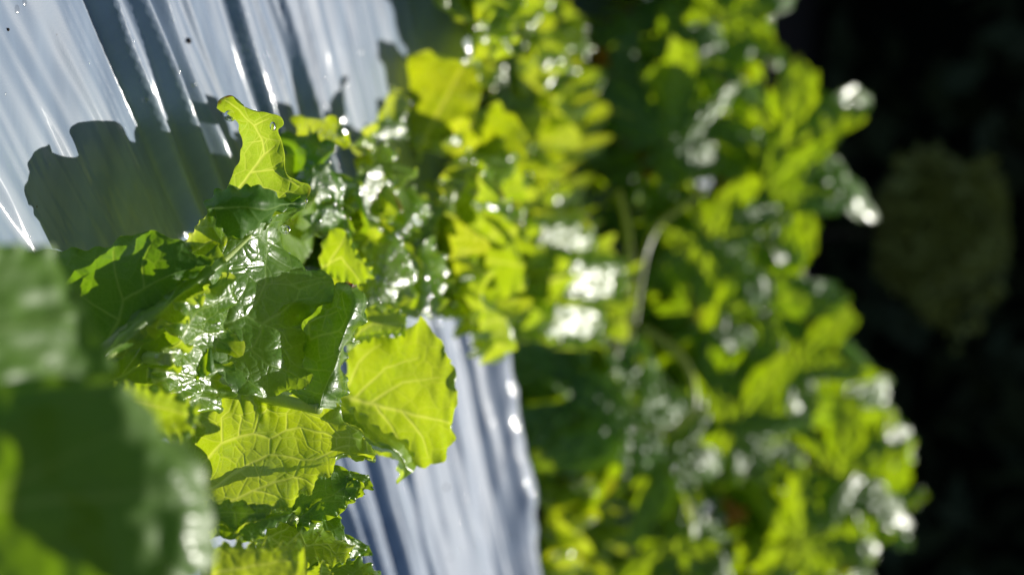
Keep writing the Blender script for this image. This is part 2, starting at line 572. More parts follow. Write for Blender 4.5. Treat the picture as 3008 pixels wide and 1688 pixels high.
def hero(plant, rails, veins=(), ds=None, n=190, m=120, mat=None, ruffle=.0035, rfreq=7, jag=5.0, cellpx=62, blister=.0011, fine=True,
         vw=3.4, seed=0, bumps=(), brown=(), dew=50, stem=None, dew_r=(.00025, .0007), bead=0):
    """A leaf from its long edges. rails: list of (points (x, y) in photo pixels, distance(s))."""
    mat = mat or M_LETTUCE
    root = np.array(plant.location)
    R = []
    for pts, dd in rails:
        pts = np.asarray(pts, float)
        dd = np.atleast_1d(np.asarray(dd, float))
        dv = np.interp(np.linspace(0, 1, len(pts)), np.linspace(0, 1, len(dd)), dd)
        R.append(catmull(np.column_stack([pts, dv * 1000]), n))
    R = np.stack(R, 1)                                        # n x k x 3
    k = R.shape[1]
    # cross interpolation (uniform Catmull-Rom over rails)
    ext = np.concatenate([2 * R[:, :1] - R[:, 1:2], R, 2 * R[:, -1:] - R[:, -2:-1]], 1)
    u = np.linspace(0, k - 1, m); i = np.clip(np.floor(u).astype(int), 0, k - 2); t = (u - i)[None, :, None]
    p0, p1, p2, p3 = ext[:, i], ext[:, i + 1], ext[:, i + 2], ext[:, i + 3]
    S = .5 * (2 * p1 + (p2 - p0) * t + (2 * p0 - 5 * p1 + 4 * p2 - p3) * t ** 2 + (3 * p1 - p0 - 3 * p2 + p3) * t ** 3)
    x, y, d = S[..., 0].copy(), S[..., 1].copy(), S[..., 2] / 1000
    tt = np.linspace(0, 1, n)[:, None] * np.ones((1, m)); ss = np.linspace(0, 1, m)[None] * np.ones((n, 1))
    es = np.minimum(ss, 1 - ss) * 2; et = np.minimum(tt, 1 - tt) * 2
    edge = np.exp(-np.minimum(es, et * 1.0) / .16)           # 1 on every margin
    # small teeth along the two long margins
    if jag:
        gx = np.gradient(x, axis=1); gy = np.gradient(y, axis=1); gl = np.hypot(gx, gy) + 1e-6
        lenpx = np.hypot(np.diff(x[:, -1]), np.diff(y[:, -1])).sum()
        f = lenpx / 19
        saw = lambda q: (np.abs(((q + .6 * vnoise(q * .7, q * 0, seed)) % 1) * 2 - 1) - .5) + .8 * (vnoise(q * .45, q * 0 + 3, seed) - .5)
        wr = np.exp(-(1 - ss) * m / 9.0); wl = np.exp(-ss * m / 9.0)
        off = .45 * jag * (saw(tt * f) * wr - saw(tt * f * .93 + 5.3) * wl)
        x += gx / gl * off; y += gy / gl * off
    for bx, by, br, bd in bumps:
        d += bd * np.exp(-((x - bx) ** 2 + (y - by) ** 2) / br ** 2)
    # veins traced from the photograph, finer net between them
    sc = d / .7
    wx = x + 10 * (vnoise(x / 45, y / 45, seed + 1) - .5); wy = y + 10 * (vnoise(x / 45 + 7, y / 45 + 9, seed + 2) - .5)
    vein = np.zeros(x.shape)
    mind = np.full(x.shape, 1e9)
    for pl in veins:
        wgt = vw
        if isinstance(pl, tuple) and len(pl) == 2 and isinstance(pl[1], (int, float)):
            pl, wgt = pl
        dist, pos = seg_dist(x + 4 * (vnoise(x / 30, y / 30, seed + 5) - .5), y + 4 * (vnoise(x / 30 + 4, y / 30, seed + 6) - .5), pl)
        w = wgt * (1.0 - .55 * pos)
        vein = np.maximum(vein, np.exp(-(dist / w) ** 2) * (.95 - .25 * pos))
        mind = np.minimum(mind, dist)
    c1 = voronoi_edge(wx / cellpx, wy / cellpx, seed)
    c2 = voronoi_edge(wx / (cellpx * .42) + 3, wy / (cellpx * .42), seed + 3)
    n1 = .55 * np.exp(-(c1 * cellpx / 1.8) ** 2) * (.6 + .6 * vnoise(x / 80, y / 80, seed + 8))
    n2 = .30 * np.exp(-(c2 * cellpx * .42 / 1.4) ** 2) * (.3 + 1.0 * vnoise(x / 60, y / 60, seed + 9))
    if fine:
        vein = np.maximum(vein, np.maximum(n1, n2))
    else:
        vein = np.maximum(vein, .6 * n1)
    cell = np.minimum(c1, np.minimum(mind, 60) / cellpx) + .35 * c2
    G = P(x, y, d)
    ruf = .5 * ruffle * edge * (1.1 * np.sin(2 * np.pi * (rfreq * tt + .8 * vnoise(tt * 3, ss * 2, seed)) + 2.5 * ss) + 1.2 * (vnoise(tt * rfreq * 2.3, ss * 4, seed + 4) - .5) * 2)
    ruf += .0035 * (vnoise(x / 150, y / 150, seed + 12) - .5) + .002 * (vnoise(x / 60, y / 60, seed + 13) - .5)
    br = np.zeros(x.shape)
    for bx, by, rr, s_ in brown:
        q = np.clip(1.2 - np.hypot(x - bx, y - by) / rr, 0, 1) * s_
        br = np.maximum(br, np.clip(q * (edge > .75) * (.5 + vnoise(x / 8, y / 8, seed)), 0, 1))
    vein = np.maximum(vein, .5 * np.clip((edge - .93) / .07, 0, 1))
    o, G2 = finish_leaf(G - root, vein, edge, "leaf", mat, plant, ruf, blister=blister, cell=cell, brown=br)
    if dew:
        rg = np.random.default_rng(seed + 100)
        Nn = normals_of(G2)
        flip = np.sign(((CAM - root) - G2) @ np.array([0, 0, 0]) + np.einsum('ijk,ijk->ij', (CAM - root) - G2, Nn))
        Nn = Nn * np.where(flip == 0, 1, flip)[..., None]
        ii = rg.integers(2, n - 2, dew); jj = rg.integers(2, m - 2, dew)
        half = rg.random(dew) < .55
        jj = np.where(half, np.where(rg.random(dew) < .5, rg.integers(1, 6, dew), m - 1 - rg.integers(1, 6, dew)), jj)
        rad = dew_r[0] + (dew_r[1] - dew_r[0]) * rg.random(dew) ** 3
        bm = beads_mesh("dew", G2[ii, jj], Nn[ii, jj], rad, .8, 4, 10)
        dw = link("dew", bm, M_WATER, o)
        dw["kind"] = "stuff"
    if bead:
        rg = np.random.default_rng(seed + 300)
        Nn = normals_of(G2)
        Nn = Nn * np.sign(np.einsum('ijk,ijk->ij', (CAM - root) - G2, Nn))[..., None]
        ii = rg.integers(1, n - 1, bead); jj = rg.integers(1, m - 1, bead)
        dw = link("dew", beads_mesh("dew", G2[ii, jj], Nn[ii, jj] + .2 * rg.normal(size=(bead, 3)), .0008 + .0022 * rg.random(bead) ** 2, .18, 3, 8), M_BEAD, o)
        dw["kind"] = "stuff"
    if stem is not None:
        e = G2[0, m // 2] if stem == 0 else (G2[n // 2, 0] if stem == 1 else G2[-1, m // 2])
        mid = e * .5 + np.array([0, .035, -.02])
        path = catmull(np.array([[0, 0, .004], mid, e]), 14, False)
        link("midrib", tube_mesh("midrib", path, [.006, .0045, .0025]), M_RIB, o)
    return o


# ------------------------------------------------------------------ plants in focus
ROOT_B = P(235, 1060, CAM_H / (math.sin(PITCH) - (235 - 1504) / FPX * math.cos(PITCH)))
lettuce_focus = thing("lettuce_plant", "wet bright green lettuce in sharp focus, its backlit leaf showing a net of pale veins", "lettuce", ROOT_B, 0, "lettuces planted through the silver film")
stem_o = link("stem", tube_mesh("stem", np.array([[0, 0, -.02], [0, 0, .0], [0, 0, .02], [0, .002, .035]]), [.014, .015, .013, .008]), M_RIB, lettuce_focus)
LF = lettuce_focus

# glowing leaf, lower middle
hero(LF, [
    ([(470, 1400), (540, 1290), (583, 1198), (625, 1185), (667, 1159), (690, 1155), (707, 1139), (722, 1152), (743, 1149), (757, 1160), (769, 1176), (780, 1159), (815, 1163), (853, 1161), (885, 1172), (915, 1185), (950, 1188), (977, 1194), (1005, 1220), (1030, 1243), (1045, 1270), (1061, 1291), (1080, 1298), (1097, 1309), (1101, 1336)], [.735, .74, .722]),
    ([(465, 1430), (600, 1330), (720, 1270), (850, 1265), (970, 1285), (1050, 1315), (1100, 1345)], [.715, .72, .71]),
    ([(460, 1490), (610, 1430), (720, 1390), (850, 1370), (950, 1355), (1040, 1345), (1099, 1352)], [.665, .695, .718]),
    ([(450, 1560), (620, 1560), (740, 1540), (844, 1490), (900, 1450), (930, 1420), (970, 1385), (1008, 1356), (1050, 1358), (1097, 1362)], [.63, .67, .712])],
    veins=[([(560, 1385), (588, 1358), (650, 1300), (703, 1285), (745, 1276), (794, 1291), (842, 1267), (878, 1263), (920, 1267), (953, 1272), (988, 1289), (1052, 1296)], 5.5),
           ([(652, 1300), (648, 1225), (672, 1205), (690, 1159)], 3.6), ([(703, 1285), (706, 1221), (700, 1212), (736, 1203), (770, 1190)], 3),
           ([(745, 1276), (760, 1225), (780, 1198), (840, 1212)], 3.2), ([(842, 1267), (840, 1212), (870, 1185)], 3.2), ([(794, 1291), (791, 1338)], 3.4),
           ([(540, 1480), (619, 1433), (676, 1398), (743, 1362), (791, 1338), (831, 1338), (884, 1353), (929, 1349), (991, 1320), (1026, 1314)], 6),
           ([(600, 1510), (685, 1469), (743, 1446), (814, 1422), (862, 1404), (884, 1353)], 5.5),
           ([(862, 1404), (898, 1411), (924, 1429)], 3), ([(740, 1446), (809, 1460), (844, 1480)], 3.4), ([(720, 1375), (718, 1340), (690, 1310)], 2.6),
           ([(743, 1362), (760, 1400), (762, 1440)], 2.6), ([(884, 1263), (905, 1310), (940, 1330)], 2.6), ([(988, 1289), (990, 1320)], 2.6), ([(1000, 1290), (960, 1240), (900, 1215)], 2.6)],
    mat=M_LETTUCE, ruffle=.0032, rfreq=8, n=280, m=180, blister=.0005, seed=1, dew=60, stem=0)

# big centre leaf
hero(LF, [
    ([(770, 600), (650, 690), (560, 800), (500, 880), (520, 980), (600, 1060), (680, 1150)], [.70, .69, .674, .67, .672, .675, .68]),
    ([(800, 590), (730, 700), (680, 800), (660, 900), (660, 1000), (690, 1080), (740, 1165)], [.705, .70, .697, .692, .688, .688, .688]),
    ([(850, 580), (800, 690), (790, 800), (790, 900), (790, 1000), (800, 1080), (800, 1165)], [.718, .719, .718, .71, .702, .70, .70]),
    ([(907, 585), (898, 616), (870, 635), (849, 647), (832, 669), (836, 700), (841, 727), (865, 752), (890, 785), (916, 807), (930, 797), (943, 790), (965, 819), (978, 849), (979, 870), (975, 887), (933, 909), (910, 928), (891, 944), (885, 955), (888, 964), (905, 990), (916, 1019), (898, 1045), (883, 1078), (900, 1098), (918, 1113), (898, 1138), (853, 1145)],
     [.728, .732, .738, .742, .745, .73, .715, .722, .715, .70])],
    veins=[([(440, 950), (560, 850), (640, 790), (700, 720), (748, 660), (800, 610)], 7), ([(677, 790), (730, 782), (776, 778)], 4),
           ([(832, 607), (801, 660), (790, 710), (776, 775), (779, 834), (757, 890), (734, 926), (690, 942), (640, 955), (560, 990)][::-1], 5.5),
           ([(734, 926), (774, 949), (766, 975), (739, 1027), (700, 1045), (630, 1075)], 5), ([(774, 949), (850, 905), (873, 875), (881, 848), (930, 835), (962, 835)], 4.5),
           ([(881, 848), (853, 835), (780, 834)], 3.4), ([(853, 835), (900, 825), (940, 818)], 2.8), ([(873, 875), (920, 878), (955, 840)], 2.8),
           ([(739, 1027), (789, 1073), (780, 1100), (740, 1125)], 3.4), ([(774, 949), (830, 975), (860, 1020), (835, 1027)], 3), ([(835, 1027), (850, 1060), (890, 1090)], 3),
           ([(789, 1073), (850, 1090), (900, 1115)], 2.8), ([(790, 710), (830, 730)], 3), ([(801, 660), (760, 690), (720, 700)], 2.6)],
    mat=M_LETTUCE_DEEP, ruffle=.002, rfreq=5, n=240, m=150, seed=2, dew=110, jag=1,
    bumps=[(895, 1015, 45, .010), (870, 930, 30, .012), (700, 850, 90, -.006)])
# its stalk
stalk = hero(LF, [
    ([(285, 1035), (400, 920), (520, 825), (640, 715)], [.625, .64, .668]),
    ([(292, 1055), (410, 955), (530, 870), (660, 770)], [.615, .635, .665]),
    ([(300, 1080), (430, 1000), (550, 925), (660, 850)], [.625, .645, .675])],
    veins=[([(290, 1055), (410, 955), (530, 868), (660, 770)], 12), ([(420, 948), (470, 960), (540, 930)], 4), ([(480, 900), (520, 840), (600, 790)], 4)],
    mat=M_LETTUCE_DEEP, ruffle=.001, n=110, m=50, seed=3, dew=30, jag=1)
path = catmull(np.concatenate([(ROOT_B - ROOT_B)[None] + [0, 0, .01], P([285, 400, 520, 640, 740], [1058, 958, 868, 780, 690], [.622, .637, .652, .668, .70]) - ROOT_B]), 40, False)
link("midrib", tube_mesh("midrib", path, [.0065, .005, .0042, .003, .0018, .0008], 12, .7), M_RIB, stalk)

# curled leaf right of the centre leaf
hero(LF, [
    ([(850, 1150), (880, 1080), (885, 1000), (885, 945), (930, 890), (975, 850), (1018, 824)], [.725, .735, .745]),
    ([(920, 1195), (945, 1100), (960, 1010), (980, 940), (1000, 885), (1015, 845), (1025, 828)], [.71, .73, .745]),
    ([(960, 1200), (990, 1100), (1010, 1010), (1030, 945), (1040, 890), (1035, 855), (1035, 836)], [.715, .725, .74]),
    ([(990, 1200), (1013, 1148), (1008, 1098), (1023, 1028), (1038, 1004), (1067, 949), (1072, 915), (1068, 885), (1052, 854), (1040, 842)], [.735, .745, .75])],
    veins=[([(905, 945), (915, 1000), (990, 970), (1018, 930), (1008, 875), (1020, 850)], 4.2), ([(913, 948), (960, 930), (1005, 908)], 3),
           ([(940, 1190), (948, 1155), (975, 1090), (1005, 1040), (1040, 985)], 4), ([(895, 1080), (975, 1090)], 3), ([(990, 970), (1020, 990)], 3), ([(948, 1155), (890, 1140)], 3)],
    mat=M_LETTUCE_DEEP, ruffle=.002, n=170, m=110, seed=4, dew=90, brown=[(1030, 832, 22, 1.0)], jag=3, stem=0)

# big round leaf to the right
hero(LF, [
    ([(990, 1130), (1010, 1070), (1028, 1018), (1110, 990), (1170, 980), (1197, 969), (1232, 929), (1252, 949), (1275, 980), (1296, 1003), (1310, 1040), (1321, 1068), (1335, 1085), (1341, 1118)], [.84, .832, .82]),
    ([(992, 1150), (1060, 1120), (1130, 1100), (1220, 1090), (1290, 1120), (1344, 1150)], [.832, .824, .814]),
    ([(994, 1160), (1060, 1185), (1130, 1220), (1220, 1230), (1290, 1230), (1346, 1200)], [.822, .815, .806]),
    ([(996, 1175), (1040, 1250), (1092, 1317), (1147, 1345), (1197, 1350), (1237, 1372), (1270, 1365), (1301, 1352), (1318, 1325), (1331, 1297), (1333, 1275), (1341, 1245)], [.812, .803, .798])],
    veins=[([(1000, 1150), (1085, 1180), (1162, 1203), (1277, 1233), (1330, 1245)], 7), ([(1040, 1160), (1130, 1080), (1230, 1050)], 4), ([(1085, 1180), (1180, 1120), (1290, 1110)], 4),
           ([(1100, 1185), (1150, 1250), (1190, 1330)], 4), ([(1180, 1207), (1240, 1280), (1260, 1340)], 4), ([(1010, 1145), (1050, 1060), (1120, 1010)], 4)],
    ruffle=.003, n=150, m=110, seed=5, dew=30, fine=False, jag=5, stem=0)
# pale folded leaf under it
hero(LF, [
    ([(975, 1170), (1040, 1190), (1100, 1240), (1150, 1280), (1190, 1297), (1217, 1330), (1227, 1365)], [.79, .79, .80]),
    ([(975, 1200), (1030, 1250), (1090, 1300), (1145, 1315), (1175, 1335), (1195, 1370), (1200, 1390)], [.77, .77, .79]),
    ([(970, 1230), (1020, 1280), (1080, 1320), (1130, 1322), (1160, 1340), (1168, 1375), (1172, 1417)], [.78, .785, .80])],
    veins=[([(975, 1200), (1090, 1295), (1190, 1360)], 5)], ruffle=.002, n=100, m=60, seed=6, dew=14, fine=False, jag=2, stem=0)
# small yellow leaf above it
hero(LF, [
    ([(1040, 960), (1060, 920), (1075, 897), (1130, 905), (1182, 920), (1197, 950)], [.85, .86]),
    ([(1036, 980), (1090, 955), (1140, 950), (1190, 955), (1199, 962)], [.84, .85]),
    ([(1030, 1005), (1080, 1000), (1140, 985), (1182, 979), (1198, 970)], [.82, .83])],
    veins=[([(1030, 990), (1100, 950), (1190, 950)], 4)], ruffle=.002, n=90, m=60, seed=7, dew=14, fine=False, jag=2)
# yellow leaf behind the centre leaf
hero(LF, [
    ([(930, 770), (950, 720), (978, 671), (1018, 682), (1040, 720), (1071, 768), (1097, 780)], [.85, .835]),
    ([(938, 790), (980, 760), (1010, 750), (1050, 790), (1080, 800), (1096, 790)], [.845, .83]),
    ([(950, 800), (990, 820), (1030, 850), (1062, 837), (1085, 820), (1095, 806)], [.84, .826])],
    veins=[([(940, 785), (1000, 755), (1040, 800), (1060, 830)], 4), ([(960, 775), (1000, 720), (1015, 690)], 3.5)], ruffle=.0025, n=110, m=70, seed=8, dew=14, fine=False, jag=3)

# tall curled leaf, upper left
hero(LF, [
    ([(600, 640), (635, 590), (659, 554), (695, 483), (705, 450), (712, 425), (704, 390), (694, 362), (665, 338), (645, 332), (633, 319)], [.70, .712, .724, .73]),
    ([(680, 640), (720, 590), (745, 545), (745, 480), (745, 430), (740, 385), (720, 345), (690, 318), (642, 295)], [.692, .705, .716, .724]),
    ([(780, 640), (810, 590), (825, 540), (795, 480), (790, 430), (785, 385), (765, 350), (720, 322), (670, 282)], [.69, .70, .71, .718]),
    ([(880, 610), (896, 588), (911, 556), (905, 542), (880, 536), (850, 519), (838, 485), (836, 448), (827, 412), (816, 381), (830, 360), (826, 345), (810, 337), (765, 328), (717, 315), (697, 299)], [.70, .70, .706, .71, .714])],
    veins=[([(660, 610), (690, 560), (735, 505), (775, 450), (770, 410), (745, 370), (700, 325), (660, 300)], 5), ([(735, 505), (800, 495), (880, 550)], 3.6), ([(775, 450), (810, 425)], 3), ([(690, 560), (760, 545), (850, 570)], 3.2),
           ([(745, 370), (790, 350)], 3), ([(770, 410), (725, 420)], 2.6)],
    ruffle=.0008, n=170, m=100, seed=9, dew=36, brown=[(668, 284, 26, 1), (640, 300, 12, .7), (720, 316, 20, 1), (765, 330, 16, .7), (908, 565, 16, .6)], jag=.6, cellpx=80)
# hidden leaf added behind it, outlined to cast the shadow on the film
def cast(pts, zs):
    """points over the film whose sun shadow falls on the given film pixels"""
    out = []; ds = []
    zz = np.interp(np.linspace(0, 1, len(pts)), np.linspace(0, 1, len(zs)), zs)
    for (x, y), z in zip(pts, zz):
        d = CAM_H / (math.sin(PITCH) - (x - 1504) / FPX * math.cos(PITCH))
        c = P(x, y, d) + SUN * z / SUN[2] - CAM
        dd = c @ FWD
        out.append((1504 + c @ UPV / dd * FPX, 844 + c @ RGT / dd * FPX)); ds.append(dd)
    return out, ds


hero(LF, [
    cast([(72, 600), (66, 560), (85, 505), (76, 470), (128, 416), (134, 442), (206, 456), (224, 438), (194, 402), (206, 370), (260, 350), (322, 360), (348, 402), (374, 410), (384, 372), (412, 360), (470, 377), (530, 364), (546, 424), (580, 450), (604, 530)], [.078, .07, .062, .055, .05]),
    cast([(100, 620), (200, 540), (320, 530), (450, 530), (560, 560), (605, 540)], [.075, .062, .05]),
    cast([(140, 730), (250, 750), (350, 745), (450, 730), (540, 680), (610, 560)], [.075, .062, .05])],
    veins=[], mat=M_LETTUCE, ruffle=.002, rfreq=3, n=240, m=90, seed=22, dew=16, fine=False, jag=14, stem=0)
# dark flap in front of it
hero(LF, [
    ([(604, 600), (619, 572), (646, 554), (700, 545), (748, 545), (783, 556), (819, 578), (845, 590), (880, 592)], [.665, .67, .70]),
    ([(607, 615), (650, 600), (700, 595), (745, 595), (800, 600), (840, 598), (878, 596)], [.65, .66, .695]),
    ([(612, 630), (640, 665), (660, 690), (700, 700), (735, 680), (770, 650), (820, 620), (876, 600)], [.66, .67, .70])],
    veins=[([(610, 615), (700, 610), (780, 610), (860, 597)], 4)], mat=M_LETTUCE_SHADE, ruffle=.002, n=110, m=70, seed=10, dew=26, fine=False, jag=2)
# yellow piece of the same leaf below the flap
hero(LF, [
    ([(540, 720), (575, 680), (611, 640), (640, 660), (658, 690)], [.672, .68]),
    ([(548, 730), (590, 710), (630, 705), (650, 712), (660, 718)], [.668, .672]),
    ([(548, 735), (590, 752), (633, 757), (650, 745), (657, 732)], [.672, .68])],
    veins=[([(545, 725), (611, 643)], 6), ([(560, 730), (630, 705)], 3.5)], ruffle=.001, n=70, m=50, seed=11, dew=10, fine=False, jag=0, stem=0)
# dark broad leaf on the left, in shade
hero(LF, [
    ([(120, 740), (173, 728), (220, 728), (274, 724), (310, 724), (336, 704), (380, 692), (425, 688), (487, 691), (522, 706), (540, 728), (597, 752), (630, 756)], [.668, .66, .655, .655]),
    ([(150, 850), (230, 800), (330, 780), (430, 750), (510, 750), (560, 765), (610, 775)], [.65, .646, .645, .65]),
    ([(190, 950), (260, 900), (340, 860), (420, 820), (500, 800), (550, 795), (590, 795)], [.638, .638, .64, .648]),
    ([(250, 1060), (310, 1042), (380, 970), (442, 910), (490, 865), (540, 830), (580, 815)], [.632, .634, .64, .65])],
    veins=[([(300, 1030), (350, 940), (360, 880), (340, 800), (335, 740)], 6), ([(360, 880), (450, 830), (520, 800), (580, 780)], 4.5), ([(350, 940), (280, 900), (230, 860)], 4), ([(420, 845), (420, 780), (450, 710)], 3.5)],
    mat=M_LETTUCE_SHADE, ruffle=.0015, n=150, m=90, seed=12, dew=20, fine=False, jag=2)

# inner leaf between the stalk and the frill
hero(LF, [
    ([(250, 1080), (330, 1030), (420, 970), (510, 900), (590, 850)], [.675, .672, .67]),
    ([(270, 1150), (350, 1100), (440, 1050), (530, 1000), (610, 960)], [.668, .668, .668]),
    ([(300, 1250), (380, 1210), (460, 1170), (550, 1130), (630, 1090)], [.66, .662, .666])],
    veins=[([(260, 1150), (440, 1050), (610, 960)], 5), ([(350, 1100), (420, 1010), (500, 930)], 3.5), ([(440, 1050), (520, 1080), (600, 1100)], 3.5)],
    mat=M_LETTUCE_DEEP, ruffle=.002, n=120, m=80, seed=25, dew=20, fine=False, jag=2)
# frilled edge in front of the centre leaf
hero(LF, [
    ([(550, 850), (525, 940), (505, 1030), (485, 1100), (475, 1190), (490, 1260)], [.628, .636, .642]),
    ([(590, 842), (575, 900), (555, 960), (548, 1010), (540, 1080), (540, 1150), (545, 1230)], [.638, .648, .658]),
    ([(620, 835), (620, 890), (600, 950), (600, 1000), (590, 1070), (590, 1140), (590, 1210)], [.652, .662, .672]),
    ([(640, 828), (694, 838), (709, 884), (680, 915), (659, 931), (675, 950), (686, 972), (689, 1009), (660, 1035), (645, 1050), (660, 1085), (674, 1118), (668, 1140), (674, 1158), (650, 1185), (610, 1205)], [.662, .672, .68, .688, .685])],
    veins=[([(420, 1150), (500, 1050), (600, 980), (670, 975)], 5), ([(500, 1050), (590, 900), (660, 870)], 4), ([(470, 1090), (600, 1110), (660, 1120)], 4)],
    ruffle=.0085, rfreq=5.5, n=190, m=110, seed=13, dew=120, jag=6, blister=.0010, cellpx=46, stem=1)
# blurred yellow leaf below the frill
hero(LF, [
    ([(330, 1120), (400, 1130), (470, 1140), (530, 1160), (580, 1200)], [.575, .56]),
    ([(340, 1170), (420, 1200), (490, 1220), (550, 1225), (586, 1225)], [.57, .555]),
    ([(380, 1230), (450, 1270), (510, 1292), (555, 1285), (585, 1240)], [.575, .56])],
    veins=[([(340, 1160), (580, 1225)], 4)], ruffle=.004, n=90, m=60, seed=14, dew=16, fine=False, jag=2)

# lower right: glossy leaf behind the glowing one
hero(LF, [
    ([(850, 1480), (880, 1420), (930, 1390), (975, 1375), (999, 1367), (1030, 1384), (1060, 1390), (1088, 1398)], [.69, .712]),
    ([(860, 1530), (890, 1480), (940, 1450), (1000, 1435), (1050, 1425), (1094, 1420)], [.688, .714]),
    ([(880, 1580), (920, 1540), (970, 1525), (1010, 1500), (1030, 1473), (1050, 1462), (1066, 1446), (1092, 1430)], [.69, .716])],
    veins=[([(870, 1530), (940, 1470), (1040, 1420)], 4.5), ([(940, 1470), (1000, 1470)], 3)], ruffle=.003, n=130, m=80, seed=15, dew=60, mat=M_LETTUCE_DEEP, jag=3, stem=0)
hero(LF, [
    ([(880, 1500), (930, 1500), (980, 1500), (1008, 1526), (1015, 1550), (1026, 1570), (1055, 1588), (1088, 1606)], [.715, .755]),
    ([(870, 1570), (930, 1570), (980, 1580), (1020, 1600), (1050, 1612), (1092, 1616)], [.722, .757]),
    ([(860, 1680), (920, 1670), (970, 1665), (1005, 1650), (1040, 1640), (1070, 1638), (1088, 1624)], [.728, .758])],
    veins=[([(870, 1590), (960, 1585), (1070, 1612)], 4.5)], ruffle=.003, n=130, m=80, seed=16, dew=50, mat=M_LETTUCE_DEEP, jag=4, stem=0)
# hidden leaf added behind the glossy one to shade the glowing leaf's foot
hero(LF, [
    ([(850, 1410), (900, 1392), (960, 1385), (1020, 1400), (1062, 1415)], [.703, .712]),
    ([(855, 1450), (920, 1445), (980, 1440), (1030, 1435), (1064, 1430)], [.702, .712]),
    ([(870, 1510), (930, 1505), (980, 1498), (1020, 1480), (1058, 1448)], [.704, .712])],
    veins=[([(855, 1450), (1060, 1430)], 4)], ruffle=.002, n=80, m=60, seed=24, dew=10, fine=False, jag=4, stem=0)
# leaf running out of the bottom edge
hero(LF, [
    ([(900, 1640), (960, 1650), (1020, 1650), (1060, 1640), (1100, 1670), (1130, 1700)], [.735, .745]),
    ([(890, 1690), (960, 1690), (1020, 1690), (1070, 1690), (1110, 1700), (1132, 1712)], [.72, .73]),
    ([(880, 1750), (960, 1750), (1020, 1740), (1070, 1740), (1110, 1735), (1130, 1725)], [.71, .72])],
    veins=[([(890, 1690), (1110, 1700)], 4)], ruffle=.002, n=90, m=60, seed=17, dew=20, mat=M_LETTUCE_DEEP, jag=3)
# yellow leaf at the bottom
hero(LF, [
    ([(740, 1590), (770, 1560), (796, 1539), (835, 1515), (875, 1491), (905, 1478), (929, 1468), (936, 1490), (937, 1513), (945, 1545), (964, 1566), (1000, 1590), (1044, 1606)], [.685, .70, .71]),
    ([(745, 1605), (800, 1585), (850, 1565), (900, 1560), (940, 1580), (990, 1608), (1043, 1616)], [.675, .69, .70]),
    ([(760, 1640), (800, 1640), (850, 1640), (900, 1650), (950, 1668), (985, 1668), (1013, 1659), (1030, 1645), (1040, 1630)], [.66, .67, .69])],
    veins=[([(750, 1610), (810, 1560), (840, 1550), (860, 1530)], 4), ([(800, 1580), (840, 1595), (880, 1560), (900, 1600), (960, 1600), (985, 1630)], 4), ([(790, 1570), (830, 1600), (840, 1640)], 3.4), ([(880, 1560), (920, 1500)], 3)],
    ruffle=.0028, n=150, m=90, seed=18, dew=50, jag=3)
# dark frill between
hero(LF, [
    ([(560, 1470), (615, 1474), (650, 1466), (680, 1462), (705, 1475), (725, 1470), (745, 1480), (765, 1488), (785, 1482), (812, 1500), (850, 1500), (880, 1492)], [.655, .66, .67]),
    ([(570, 1520), (630, 1515), (690, 1515), (745, 1520), (800, 1520), (850, 1510), (882, 1496)], [.645, .65, .66]),
    ([(590, 1580), (640, 1575), (700, 1588), (740, 1590), (765, 1582), (800, 1550), (840, 1520), (880, 1500)], [.64, .65, .665])],
    veins=[([(560, 1500), (640, 1500), (720, 1500), (800, 1515)], 4), ([(690, 1500), (695, 1550), (700, 1585)], 3)], ruffle=.0025, n=130, m=70, seed=19, dew=40, mat=M_LETTUCE_DEEP, jag=5)
# pale blurred leaf at the bottom
hero(LF, [
    ([(590, 1590), (640, 1592), (700, 1583), (750, 1592), (800, 1590), (850, 1583), (890, 1578)], [.60, .61]),
    ([(590, 1640), (660, 1640), (730, 1645), (800, 1645), (850, 1640), (895, 1630)], [.585, .59]),
    ([(590, 1760), (660, 1760), (730, 1760), (800, 1750), (860, 1740), (900, 1720)], [.57, .58])],
    veins=[([(600, 1680), (880, 1640)], 5)], ruffle=.004, n=110, m=60, seed=20, dew=70, fine=False, jag=3)
# tip at the bottom
hero(LF, [
    ([(860, 1740), (885, 1700), (905, 1680), (925, 1665), (945, 1646)], [.655, .66]),
    ([(930, 1740), (935, 1700), (940, 1680), (945, 1660), (947, 1647)], [.65, .66]),
    ([(1010, 1740), (990, 1700), (975, 1680), (962, 1662), (949, 1647)], [.655, .66])],
    veins=[([(930, 1740), (947, 1650)], 4)], ruffle=.001, n=60, m=40, seed=21, dew=8, fine=False, jag=0)

# hanging and lying drops
def water_drop(parent, x, y, d, r, squash=.8):
    th = np.linspace(0, 2 * np.pi, 24, endpoint=False); ph = np.linspace(-np.pi / 2, np.pi / 2, 16)
    T, F_ = np.meshgrid(th, ph, indexing='xy')
    V = np.stack([np.cos(F_) * np.cos(T) * r, np.cos(F_) * np.sin(T) * r, np.sin(F_) * r * squash], -1)
    V = V + (P(x, y, d) - np.array(parent.location))
    return link("water_drop", grid_mesh("water_drop", V, closed=True), M_WATER, parent)


water_drop(LF, 676, 340, .722, .0028, 1.0)
water_drop(LF, 838, 674, .715, .0021, 1.15)
water_drop(LF, 895, 590, .705, .0016, .9)
water_drop(LF, 802, 372, .705, .0022, .6)

